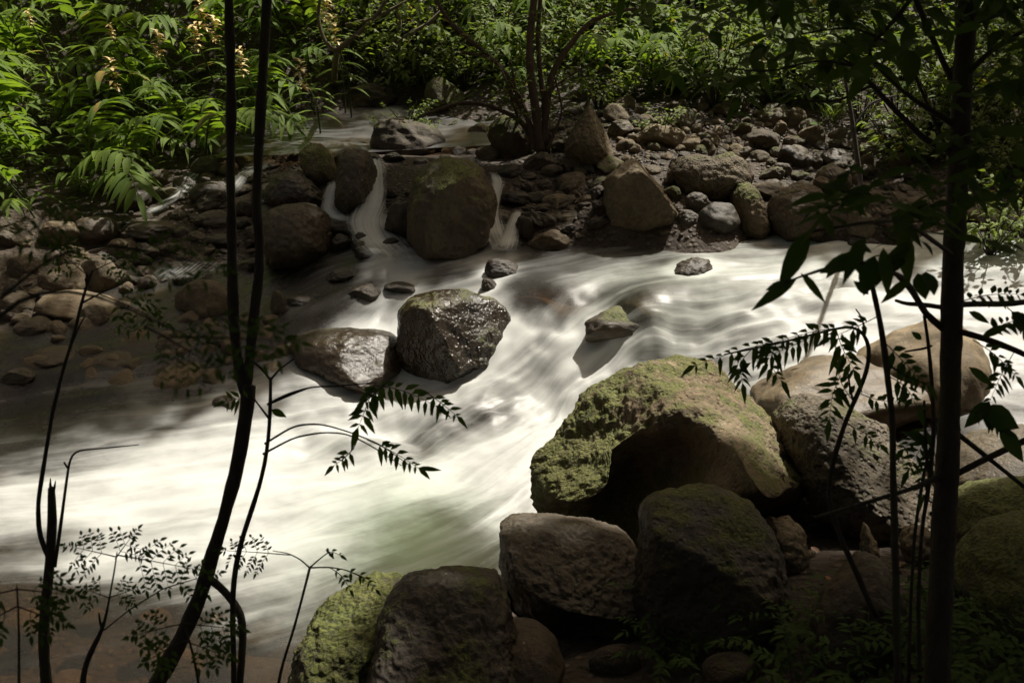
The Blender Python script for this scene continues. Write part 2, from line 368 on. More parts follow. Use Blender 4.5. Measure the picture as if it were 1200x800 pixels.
# ================================================================== the stream
LINES = [  # streamlines in the photo: cross-stream value, points going downstream
 (0.0, [(1200,420),(1000,400),(870,425),(760,440),(690,480),(620,560),(520,620),(350,680),(150,720),(0,740)]),
 (1.0, [(1200,370),(1000,370),(860,392),(750,412),(690,450),(610,520),(480,580),(300,630),(120,660),(0,670)]),
 (2.0, [(1200,330),(1000,330),(860,350),(760,365),(700,400),(640,440),(540,500),(430,540),(250,570),(100,590),(0,600)]),
 (3.0, [(1200,305),(1000,300),(820,312),(700,335),(660,360),(620,410),(560,455),(450,490),(300,510),(120,540),(0,555)]),
 (4.0, [(900,284),(740,290),(640,310),(560,328),(500,345),(460,362),(440,400),(400,455),(280,472),(120,490),(0,505)]),
 (5.0, [(600,300),(520,320),(450,325),(400,345),(330,385),(250,415),(130,435),(0,450)]),
 (6.0, [(440,300),(380,318),(320,345),(230,390),(110,405),(0,415)])]
fx, fpsi, fs = [], [], []
for psi, pts in LINES:
    P3 = [hit(px, py, Wf) for px, py in pts]
    acc = P3[0][0] * -1.0                                  # along-stream value starts where the line starts
    for k, p in enumerate(P3):
        if k: acc += np.linalg.norm(p[:2] - P3[k - 1][:2])
        fx.append(p[:2]); fpsi.append(psi * .62); fs.append(acc)
        if k < len(P3) - 1:
            q = (p + P3[k + 1]) / 2
            fx.append(q[:2]); fpsi.append(psi * .62); fs.append(acc + np.linalg.norm(p[:2] - P3[k + 1][:2]) / 2)
PSI = Field(TPS(fx, fpsi, .02), -10, 11, 1, 14, .08); SS = Field(TPS(fx, fs, .05), -10, 11, 1, 14, .08)
FOAM = """0,470,.16;100,470,.22;200,460,.24;0,520,.12;60,520,.2;150,500,.36;250,470,.45;300,470,.75;350,470,.85;400,480,.88;250,510,.9;150,540,.85;60,570,.8;0,580,.75
0,620,.7;100,600,.95;200,580,1;300,560,1;400,540,1;300,640,.85;200,650,.9;100,660,.65;30,640,.35;30,690,.12;100,700,.15;200,690,.5;300,700,.6;330,745,.25;200,750,.06;100,770,.04
0,760,.04;370,600,.95;380,660,.7;420,640,.42;470,620,.34;520,600,.4;540,640,.15;500,660,.12;570,655,.15;480,580,.85;560,560,.95;610,600,.92;620,540,1;520,530,.72;560,500,.62;600,470,.72
500,490,.8;450,500,.95;640,460,.95;700,440,1.05;700,470,1.05;660,400,.85;620,400,.6;605,380,.62;650,430,.65;690,390,.7;720,410,.85;760,410,.62;800,400,.7;850,400,.9;900,390,1;800,370,.6
850,350,.7;950,370,1;1000,360,1;1100,350,.95;1180,350,.9;740,362,.12;765,358,.2;720,375,.3;690,345,.75;650,380,.55;640,340,.10;640,358,.10;612,348,.16;600,335,.3;665,352,.2;690,362,.6;660,310,.15;620,310,.1;720,300,.35;760,290,.3;800,285,.25;800,320,.5;850,310,.55
900,295,.5;950,288,.85;1000,295,.95;1100,300,.85;740,330,.4;540,335,.55;580,332,.6;490,345,.4;450,330,.08;400,330,.04;350,330,.02;320,350,.02;420,345,.1;370,350,.05;440,365,.6;480,358,.78;400,365,.22;350,370,.05
440,300,.15;470,312,.2;480,325,.3;300,390,.03;200,400,.02;100,410,.02;0,420,.02;250,430,.08;100,440,.1;430,440,.7;440,460,.8;590,305,.2;1180,420,.85;1180,470,.45;1000,450,.55;950,440,.5;1050,480,.2
950,480,.1;1150,480,.4;720,500,1;590,440,.85;500,470,.8;350,490,.9;170,470,.45;200,620,.9;430,600,.75"""
GREEN = "480,620,1;440,640,.8;530,610,.7;540,650,.6;500,670,.7;420,600,.4;380,640,.3;600,600,.1;300,560,.05;200,650,.1;560,560,.12;750,350,.3;690,370,.1;900,350,.08;1000,340,.1;400,480,.0;100,480,0;100,600,.05;250,400,0;450,340,0;650,320,0;100,760,0;300,740,.1;700,430,0;520,530,.1"
def pixfield(txt, lam):
    q = [tuple(map(float, s.split(","))) for s in txt.replace("\n", ";").split(";") if s.strip()]
    P3 = [hit(a, b, Wf) for a, b, _ in q]
    return Field(TPS(np.array([[p[0], p[1]] for p in P3]), [c for _, _, c in q], lam), -10, 11, 1, 14, .06)
FOAMF = pixfield(FOAM, .01); GREENF = pixfield(GREEN, .02)
SPLASH = [(hit(px, py, Wf), r_, a_) for px, py, r_, a_ in [(452, 304, .20, .8), (474, 314, .22, .5), (592, 302, .17, .7), (575, 308, .15, .4), (620, 392, .2, .3), (668, 396, .22, .35), (702, 424, .25, .3)]]
_TB = [(hit(px, py, Wf), r_) for px, py, r_ in [(610,415,.35),(660,415,.4),(700,395,.3),(710,430,.4),(660,455,.45),(560,470,.4),(480,515,.5),(380,510,.4),(880,395,.4),(780,425,.35),(980,370,.5)]]
def turb(x, y): return sum(np.exp(-((x - p[0]) ** 2 + (y - p[1]) ** 2) / r_ ** 2) for p, r_ in _TB)
SWELL = [tuple(hit(px, py, Wf)[:2]) + (br, ba) for px, py, br, ba in [(746,366,.30,.08),(812,306,.2,.03),(665,345,.25,.05),(270,478,.2,.04)]]
def waterz(X, Y):
    X = np.asarray(X); sh = X.shape; x, y = X.ravel(), np.asarray(Y).ravel()
    s, p = SS(x, y), PSI(x, y); f = np.clip(FOAMF(x, y), 0, 1)
    z = Wf(x, y) + (perlin(np.c_[s * 1.1, p * 3.0, 0 * s]) * .060 + perlin(np.c_[s * 1.6, p * 9.0, 0 * s + 5]) * .022) * (.35 + .65 * f)
    z += perlin(np.c_[x * 1.7, y * 1.7, 0 * s + 9]) * .045 * (.2 + .8 * f)
    z += fbm(np.c_[s * 1.6, p * 4.5, 0 * s + 2], 4, .55) * .040 * f ** 1.5
    z += fbm(np.c_[x * 1.9, y * 1.9, 0 * s + 12], 3, .45) * .13 * np.clip(turb(x, y), 0, 1)
    for bx, by, br, ba in SWELL: z += ba * np.exp(-((x - bx) ** 2 + (y - by) ** 2) / br ** 2)      # water humped over the drowned rocks
    return z.reshape(sh)
ws_x = np.arange(-8.5, 9.0, .026); ws_y = np.arange(2.6, 12.2, .026)
V, F = sheet(ws_x, ws_y, waterz, keep=lambda X, Y, Z: Z > Gf(X, Y) - .05)
tag(obj("stream_water", make_mesh("stream_water", V, F, M_WATER, attrs={
    "flow": np.c_[SS(V[:, 0], V[:, 1]), PSI(V[:, 0], V[:, 1]), 0 * V[:, 0]],
    "foam": np.clip(FOAMF(V[:, 0], V[:, 1]) + sum(a * np.exp(-((V[:, 0] - p[0]) ** 2 + ((V[:, 1] - p[1]) * .8) ** 2) / r ** 2) for p, r, a in SPLASH) - .30 * np.clip(turb(V[:, 0], V[:, 1]), 0, 1) * (fbm(np.c_[V[:, 0] * 2.6, V[:, 1] * 2.6, 0 * V[:, 0] + 4], 3) + .25), 0, 1.05), "green": np.clip(GREENF(V[:, 0], V[:, 1]), 0, 1)})), kind="structure")
# the pool of the side stream above the falls
tp = np.array([at_z(*a) for a in TRIB]); TF = TPS(tp[:, :2], tp[:, 2], .3)
x0, x1 = tp[:, 0].min() - .9, tp[:, 0].max() + .6; y0, y1 = tp[:, 1].min() - .30, tp[:, 1].max() + .8
V, F = sheet(np.arange(x0, x1, .04), np.arange(y0, y1, .04), lambda X, Y: TF(np.c_[X.ravel(), Y.ravel()]).reshape(X.shape) + perlin(np.c_[X.ravel() * 3, Y.ravel() * 5, 0 * X.ravel()]).reshape(X.shape) * .015,
             keep=lambda X, Y, Z: Z > Gf(X, Y) - .05)
pf = at_z(452, 130, 1.42)
tag(obj("pool_water", make_mesh("pool_water", V, F, M_WATER, attrs={
    "flow": np.c_[V[:, 1] * -1.0, V[:, 0], 0 * V[:, 0]],
    "foam": np.clip(.95 - 2.8 * np.hypot((V[:, 0] - pf[0]) * .9, (V[:, 1] - pf[1]) * .8), .04, .95), "green": 0 * V[:, 0]})), kind="structure")
# water falling between the rocks
def cascade(path, seed, foam=.75, lift=.18):        # path: (photo x, photo y, width in photo pixels)
    C3, Wd = [], []
    for px, py, wpx in path:
        p = surf(px, py); D = (p - CP) @ CF; C3.append(at_d(px, py, D - lift - .05)); Wd.append(wpx * 1.6 * D / FPX)
    C3 = np.array(C3); n = 40; t = np.linspace(0, len(path) - 1, n)
    D3 = np.array([np.interp(t, range(len(path)), C3[:, k]) for k in range(3)]).T
    for _ in range(8): D3[1:-1] = (D3[:-2] + 2 * D3[1:-1] + D3[2:]) / 4
    wd = np.interp(t, range(len(path)), Wd); m = 11; V = []; A = []; fo = []
    acc = 0
    for i in range(n):
        if i: acc += np.linalg.norm(D3[i] - D3[i - 1])
        for j in range(m):
            q = j / (m - 1) * 2 - 1
            V.append(D3[i] + CR * q * wd[i] / 2 + np.array([0, 1.0, 0]) * (q * q) * wd[i] * .3)
            A.append((acc * 1.2 + seed, q * wd[i] * 9 + seed * 3, 0)); fo.append(foam * 1.4 * (1 - abs(q) ** 1.6 * 1.1) * min(1, .35 + i / 7) * min(1, (n - 1 - i) / 9))
    idx = np.arange(n * m).reshape(n, m)
    F = np.c_[idx[:-1, :-1].ravel(), idx[:-1, 1:].ravel(), idx[1:, 1:].ravel(), idx[1:, :-1].ravel()]
    return tag(obj("cascade_water", make_mesh("cascade_water", V, F, M_VEIL, attrs={"flow": A, "foam": fo, "green": [0] * len(fo)})), kind="structure")
cascade([(437,186,14),(440,196,20),(441,212,18),(440,236,18),(432,250,30),(428,262,44),(438,280,44),(455,297,60),(470,312,80)], 1, .85)
cascade([(392,212,10),(388,226,14),(384,244,16),(392,254,26),(412,262,30)], 2, .75)
cascade([(578,202,10),(584,214,14),(577,232,16),(573,252,20),(578,272,30),(588,296,40)], 3, .75)
cascade([(607,246,8),(603,258,12),(597,276,16),(592,298,34)], 4, .75)
cascade([(335,172,12),(318,186,22),(302,196,26),(285,205,18),(272,222,20),(262,236,14)], 5, .5)
cascade([(240,198,22),(224,206,18),(214,224,16),(196,236,14),(180,246,16),(164,254,16)], 6, .42)
cascade([(240,306,60),(225,318,70),(205,330,50)], 7, .42)
cascade([(326,214,22),(322,228,16),(310,240,14)], 8, .4)
cascade([(300,232,14),(318,238,20),(340,240,12)], 9, .35)

# ================================================================== stones
def ico(n):
    bm = bmesh.new(); bmesh.ops.create_icosphere(bm, subdivisions=n, radius=1.0)
    bm.verts.ensure_lookup_table()
    V = np.array([v.co[:] for v in bm.verts]); F = np.array([[v.index for v in f.verts] for f in bm.faces]); bm.free(); return V, F
ICO = {n: ico(n) for n in (3, 4, 5, 6, 7)}
def cut(V, planes, soft=.12):
    for n, d in planes:
        n = np.asarray(n, float); n = n / np.linalg.norm(n)
        e = V @ n - d; k = soft
        over = np.where(e > k, e, np.where(e < -k, 0, (e + k) ** 2 / (4 * k)))
        V = V - n * (over * .93)[:, None]
    return V
def boulder(seed, n=5, planes=5, rough=.10, hard=.10):
    r = np.random.RandomState(seed); V, F = ICO[n]; V = V.copy()
    pl = []
    for _ in range(planes):
        d = r.normal(size=3); d /= np.linalg.norm(d); pl.append((d, r.uniform(.55, .85)))
    V = cut(V, pl, hard)
    N_ = V / np.linalg.norm(V, axis=1)[:, None]
    V = V + N_ * (fbm(V * 1.1 + seed * 3.1, 2) * .18 + fbm(V * 3.0 + seed, 4) * rough)[:, None]
    lo, hi = V.min(0), V.max(0); V = (V - (lo + hi) / 2) / ((hi - lo) / 2)
    return V * .3, F
BIGV = [make_mesh("boulder", *boulder(100 + k, 5, 6, .11, .09), M_STONE) for k in range(10)]
RND = [make_mesh("round_stone", *boulder(200 + k, 5, 3, .055, .25), M_STONE) for k in range(8)]
COBV = [make_mesh("cobble", *boulder(300 + k, 3, 4, .06, .2), M_STONE) for k in range(10)]
_rr = random.Random(5)
def props(o, moss, wet, tone, pits=0.0):
    o["moss"] = float(moss); o["wet"] = float(wet); o["tone"] = float(tone); o["pits"] = float(pits); return o
def stone(name, px, py, w, h, label, moss=.3, wet=.3, tone=.4, rot=0, ang=False, group=None, cat=None, pits=0., deep=1.0):
    base = surf(px, py + h * .40); D = (base - CP) @ CF
    b = w / 2 * D / FPX * _rr.uniform(.8, 1.0) * deep; Dc = D + b * .55
    c3 = at_d(px, py, Dc); a = w / 2 * Dc / FPX; c = h / 2 * Dc / FPX
    me = _rr.choice(BIGV if ang else RND); o = obj(name, me)
    o.location = tuple(c3 - np.array([0, 0, c * .18])); o.scale = (a / .3 * 1.03, b / .3, c / .3 * 1.2)
    o.rotation_euler = (_rr.uniform(-.15, .15), -R(rot), _rr.uniform(-.3, .3))
    tag(o, label, cat or ("boulder" if name == "boulder" else "rock"), group); return props(o, moss, wet, tone, pits)

ZUP_ = np.array([0, 0, 1.0])
def hero(name, poly, D, thick, label, moss, wet, tone, pits=0., lean=.35, sculpt=(), planes=(), amp=.05, soft=.03, sink=0., bare=0., brow=None, low=-.1, n=6, back=1.0, fine=.018, power=.75, smooth=2, cat="boulder"):
    P = np.array(poly, float); cx, cy = (P.min(0) + P.max(0)) / 2
    yb = P[:, 1].min() + (P[:, 1].max() - P[:, 1].min()) * .9
    Dg = (surf(cx, yb) - CP) @ CF + thick * .45
    if DBG: print("HERO %-70s given %.2f ground %.2f" % (label, D, Dg))
    D = Dg; k = D / FPX
    c3 = at_d(cx, cy, D)
    M = 360; Rt = np.zeros(M)
    for i in range(M):                                   # radius of the outline in every direction
        th = 2 * math.pi * i / M; dx, dy = math.cos(th), -math.sin(th); best = 1.0
        for j in range(len(P)):
            ax, ay = P[j] - (cx, cy); bx, by = P[(j + 1) % len(P)] - (cx, cy)
            ex, ey = bx - ax, by - ay; den = dx * ey - dy * ex
            if abs(den) < 1e-9: continue
            t = (ax * ey - ay * ex) / den; s = (ax * dy - ay * dx) / den
            if t > 0 and -1e-6 <= s <= 1 + 1e-6: best = max(best, t)
        Rt[i] = best
    for _ in range(smooth * 3): Rt = (np.roll(Rt, 1) + 2 * Rt + np.roll(Rt, -1)) / 4
    U, F = ICO[n]
    th = np.arctan2(U[:, 1], U[:, 0]) % (2 * math.pi); rr = np.hypot(U[:, 0], U[:, 1])
    rad = np.interp(th, np.linspace(0, 2 * math.pi, M + 1), np.r_[Rt, Rt[0]]) * k
    g = rr ** power
    pu, pv = rad * g * np.cos(th), rad * g * np.sin(th); w = U[:, 2]
    dep = -thick * np.where(w > 0, w, w * back) + lean * pv
    if brow is not None:                                 # above the brow the rock lies back, below it the face stands up
        pb = -(brow - cy) * k; sm = .06; e = pv - pb; up_ = (e + np.sqrt(e * e + sm * sm)) / 2
        dep = -thick * np.where(w > 0, w, w * back) + lean * up_ + low * (e - up_)
    for sx, sy, sr, am in sculpt:
        wgt = np.exp(-(((pu - (sx - cx) * k) ** 2 + (pv + (sy - cy) * k) ** 2) / (sr * k) ** 2)) * np.clip(w * 3 + .4, 0, 1)
        dep = dep - am * wgt
    V = CR * pu[:, None] + CU * pv[:, None] + CF * dep[:, None]
    V = cut(V, planes, soft)
    nn = V / (np.linalg.norm(V, axis=1)[:, None] + 1e-9); sd = hash(label) % 97 if False else sum(map(ord, label)) % 97
    V = V + nn * (fbm(V * 2.2 + sd, 3) * amp + fbm(V * 7 + sd, 4, .6, True) * amp * .30 + fbm(V * 22 + sd, 3, .6) * fine)[:, None]
    o = obj(name, make_mesh(name, V, F, M_STONE), loc=c3 - ZUP_ * sink)
    o["bare_top"] = float(bare); tag(o, label, cat); return props(o, moss, wet, tone, pits)

DBG = False
# --- the large boulders
hero("boulder", [(634,545),(646,522),(670,496),(706,462),(745,438),(785,424),(812,419),(845,427),(880,448),(903,478),(916,502),(931,532),(941,572),(932,600),(895,615),(860,660),(760,680),(680,660),(640,630),(634,590)],
     6.05, .62, "largest mossy boulder beside the white pool, sunlit tan top and hollow dark front", .95, .05, .95, .35, lean=1.15, brow=500, low=-.12, n=7, amp=.10, power=.68, smooth=1, soft=.02, planes=[((.62,-.05,.78), .50), ((-.62,-.25,.74), .47), ((.05,.1,1.), .50)], back=.9, bare=.42, fine=.022,
     sculpt=[(745,545,44,-.40),(760,600,60,-.40),(700,615,50,-.34),(852,530,36,.58),(812,562,24,.36),(905,552,28,.14),(885,612,40,-.30),(668,525,36,.24),(655,560,22,.10),(790,522,22,-.20),(850,492,18,-.16),(780,460,60,.06),(655,605,28,-.24),(735,468,20,-.09),(700,500,16,-.10)])
hero("boulder", [(585,628),(600,619),(650,617),(700,622),(735,632),(748,645),(758,675),(768,730),(740,780),(680,775),(630,750),(600,720),(590,680)],
     5.05, .45, "flat topped tan slab of rock below the largest mossy boulder", .15, .5, .25, .1, lean=1.5, brow=676, low=-.2, n=7, amp=.03, power=.62, smooth=1, soft=.02, planes=[((.16,-.50,.85), .135)],
     sculpt=[(650,720,55,-.28),(700,735,45,-.22),(610,700,30,-.16),(670,660,50,.10),(745,720,20,-.1)])
hero("boulder", [(755,600),(772,586),(800,580),(850,576),(880,590),(905,630),(920,690),(922,740),(880,790),(800,790),(760,750),(748,690),(752,640)],
     4.95, .42, "dark damp boulder with thin moss in front of the largest mossy boulder", .56, .55, .0, .3, lean=.9, brow=620, low=0., n=6, amp=.05,
     planes=[((.05,-.3,.95), .27), ((-.5,-.8,.25), .27)])
hero("boulder", [(438,745),(450,705),(475,690),(520,684),(580,688),(597,715),(602,770),(605,850),(520,880),(430,860),(428,800)],
     4.55, .35, "brown slab of rock with a wet hollow, right of the yellow green moss", .50, .45, .0, .1, lean=.75, n=7, amp=.05, power=.65,
     planes=[((.1,-.5,.85), .16)], sculpt=[(515,725,18,-.05),(500,735,14,-.03)])
hero("boulder", [(355,745),(366,722),(395,702),(430,688),(462,681),(484,686),(492,705),(470,740),(455,790),(450,860),(360,860),(350,790)],
     4.72, .30, "rock with a cap of bright yellow green moss at the pool edge", .86, .25, .1, .1, lean=.7, n=7, amp=.10, fine=.018)
hero("boulder", [(562,765),(580,745),(605,733),(630,735),(652,752),(662,780),(655,815),(610,830),(570,815),(558,790)],
     4.3, .22, "smooth rounded dark brown rock under the flat tan slab", .08, .3, .05, .1, lean=.5, n=5, amp=.02, fine=.006)
hero("boulder", [(918,492),(934,475),(960,468),(1000,476),(1035,495),(1065,540),(1090,585),(1102,620),(1060,640),(1000,630),(955,600),(932,560),(920,525)],
     6.2, .45, "pitted grey lava boulder right of the largest mossy boulder", .42, .5, .45, 1.0, lean=.6, n=7, amp=.05, planes=[((.35,-.45,.8), .24)])
hero("rock", [(895,622),(905,609),(930,608),(942,622),(944,650),(938,668),(918,675),(902,660)],
     5.35, .14, "small pale tan rock with a wet top beside the dark damp boulder", .1, .5, .95, .2, lean=.5, n=5, amp=.015, cat="rock")
hero("boulder", [(955,720),(975,690),(1000,668),(1022,650),(1040,655),(1055,700),(1060,770),(1000,790),(950,770)],
     4.35, .22, "black wedge shaped rock in the shade of the near bank", .25, .3, .0, .1, lean=.5, n=5, amp=.03, planes=[((-.5,-.5,.6), .16)])
hero("rock", [(1008,652),(1012,630),(1016,614),(1022,622),(1032,642),(1034,660),(1020,670)],
     4.85, .08, "small pointed pale stone behind the black wedge shaped rock", .05, .1, .9, .1, lean=.4, n=5, amp=.012, planes=[((.75,-.5,.4), .02)], cat="rock")
hero("rock", [(1058,632),(1066,618),(1085,616),(1096,628),(1098,650),(1080,664),(1060,655)],
     5.0, .10, "small pale stone by the foot of the thick dark tree trunk", .15, .3, .9, .1, lean=.5, n=5, amp=.015, cat="rock")
hero("boulder", [(1118,620),(1135,585),(1165,570),(1215,560),(1260,600),(1240,660),(1180,680),(1125,665)],
     5.3, .4, "dark green mossy boulder behind the thick trunk at the right edge", .85, .3, .1, .1, lean=.5, n=5, amp=.05)
hero("boulder", [(1118,690),(1140,650),(1180,615),(1230,600),(1290,640),(1280,740),(1200,770),(1130,750)],
     4.7, .35, "lowest dark mossy boulder at the right edge, half hidden by ferns", .9, .3, .1, .1, lean=.5, n=5, amp=.05)
hero("boulder", [(1090,560),(1120,528),(1160,508),(1220,500),(1280,520),(1280,580),(1200,600),(1110,595)],
     6.1, .4, "smooth brown wet boulder in the right hand channel behind the trunk", .15, .6, .5, .1, lean=.6, n=5, amp=.03)
hero("boulder", [(463,368),(475,349),(505,338),(545,340),(578,350),(600,372),(606,405),(592,428),(560,432),(535,445),(510,458),(485,450),(470,432),(467,400)],
     8.05, .42, "angular black wet boulder with a glinting face in the middle of the rapids", .50, 1.6, .0, .25, lean=.45, n=7, amp=.07, fine=.006,
     soft=.06, planes=[((.60,-.62,.50), .20), ((-.55,-.83,-.02), .30)], sculpt=[(500,360,30,.06),(560,385,26,-.05),(480,420,22,.06),(590,395,20,.05),(545,350,22,-.04)])
hero("boulder", [(333,400),(345,385),(370,377),(420,377),(455,382),(470,395),(470,430),(440,455),(390,445),(350,425)],
     7.85, .35, "flat brown rock with water trickling off it, left of the black wet boulder", .25, 1.4, .15, .0, lean=.95, sink=.05, n=6, amp=.06, fine=.008,
     sculpt=[(370,430,40,-.15),(440,415,25,-.08),(400,395,30,.04)])
def drowned(name, px, py, down, sx, sy, sz, me, label, moss, wet, tone, rz=0.):
    p = hit(px, py, Wf); o = obj(name, me); o.location = (p[0], p[1], p[2] - down); o.scale = (sx / .3, sy / .3, sz / .3); o.rotation_euler = (0, 0, rz)
    o["bare_top"] = 0.0; tag(o, label, name); return props(o, moss, wet, tone)
drowned("boulder", 1092, 432, .24, .52, .50, .56, RND[5], "peach coloured sunlit boulder standing in the white water behind the trunk", .05, .15, 1.0, .4)
drowned("boulder", 1005, 450, .13, .80, .55, .30, BIGV[7], "broad wet pale slab under thin running water behind the largest boulder", .05, .7, 1.0, .2)
drowned("boulder", 640, 345, .27, .50, .26, .24, RND[2], "smooth ochre brown rock ledge under the glassy lip of the rapids", .1, .9, .9)
drowned("rock", 742, 368, .17, .46, .28, .24, BIGV[4], "olive brown rock breaking through the rapids in mid stream", .55, .85, .25, .4)
hero("rock", [(783,312),(795,297),(812,290),(832,292),(838,305),(825,318),(795,322)],
     9.0, .2, "small dark rock splitting the smooth upstream water", .1, .9, .1, .1, lean=.6, sink=.09, n=5, amp=.03, cat="rock")
hero("boulder", [(480,245),(487,215),(503,193),(525,183),(548,185),(566,200),(578,225),(580,255),(572,290),(540,312),(500,310),(482,280)],
     10.0, .62, "big rounded mossy boulder between the two small waterfalls", .66, .3, .25, .1, lean=.3, n=6, amp=.06, planes=[((.5,-.85,.1), .43)])
hero("boulder", [(309,262),(316,246),(335,239),(362,239),(382,250),(388,275),(386,300),(360,318),(325,318),(310,295)],
     9.75, .48, "big smooth grey brown boulder left of the tall waterfall", .22, .5, .3, .1, lean=.3, n=6, amp=.03)
hero("boulder", [(352,180),(362,169),(376,169),(388,182),(394,198),(392,215),(378,222),(362,212),(354,198)],
     11.2, .28, "yellow lichen covered boulder above the tall waterfall", .75, .0, 1.0, .4, lean=.3, n=6, amp=.03)
hero("boulder", [(393,205),(398,182),(415,173),(432,176),(438,195),(440,225),(436,250),(410,258),(394,245)],
     10.9, .35, "tall dark rock with a mossy brow just left of the waterfall", .4, .55, .2, .1, lean=.2, n=6, amp=.05)
hero("boulder", [(311,225),(322,207),(338,199),(355,203),(372,222),(384,240),(372,252),(330,250),(313,242)],
     10.6, .3, "dark streaked wet rock above the big smooth boulder", .1, .85, .1, .1, lean=.4, n=6, amp=.05)
hero("boulder", [(707,240),(711,210),(728,192),(752,184),(766,187),(782,208),(794,232),(799,250),(785,268),(750,276),(715,268)],
     9.95, .48, "big boulder with one bright lit face, standing before the cobble bank", .35, .05, .62, .2, lean=.3, n=6, amp=.03,
     planes=[((.70,.0,.62), .16), ((-.35,-.9,.1), .34)])
hero("boulder", [(664,165),(678,140),(690,122),(700,134),(712,156),(720,178),(716,195),(695,205),(672,192),(662,180)],
     11.0, .34, "pointed boulder at the foot of the reddish bush", .5, .05, .6, .2, lean=.3, n=6, amp=.03, planes=[((.85,-.2,.5), .16)])
hero("boulder", [(783,205),(795,186),(815,179),(835,186),(855,178),(872,190),(881,210),(872,228),(835,236),(800,232)],
     10.3, .36, "long dark pitted boulder with a green mossy patch beside the egg shaped rock", .45, .1, .4, .8, lean=.4, n=6, amp=.06)
hero("boulder", [(857,228),(863,215),(876,211),(888,220),(897,245),(901,272),(890,285),(872,278),(860,255)],
     9.95, .22, "upright egg shaped rock with yellow lichen at the water edge", .6, .1, .6, .2, lean=.2, n=6, amp=.03)
hero("boulder", [(900,260),(908,232),(930,218),(955,220),(972,240),(975,270),(955,288),(915,288)],
     10.1, .36, "broad dark boulder on the far waterline right of the egg shaped rock", .3, .3, .25, .2, lean=.3, n=6, amp=.04)

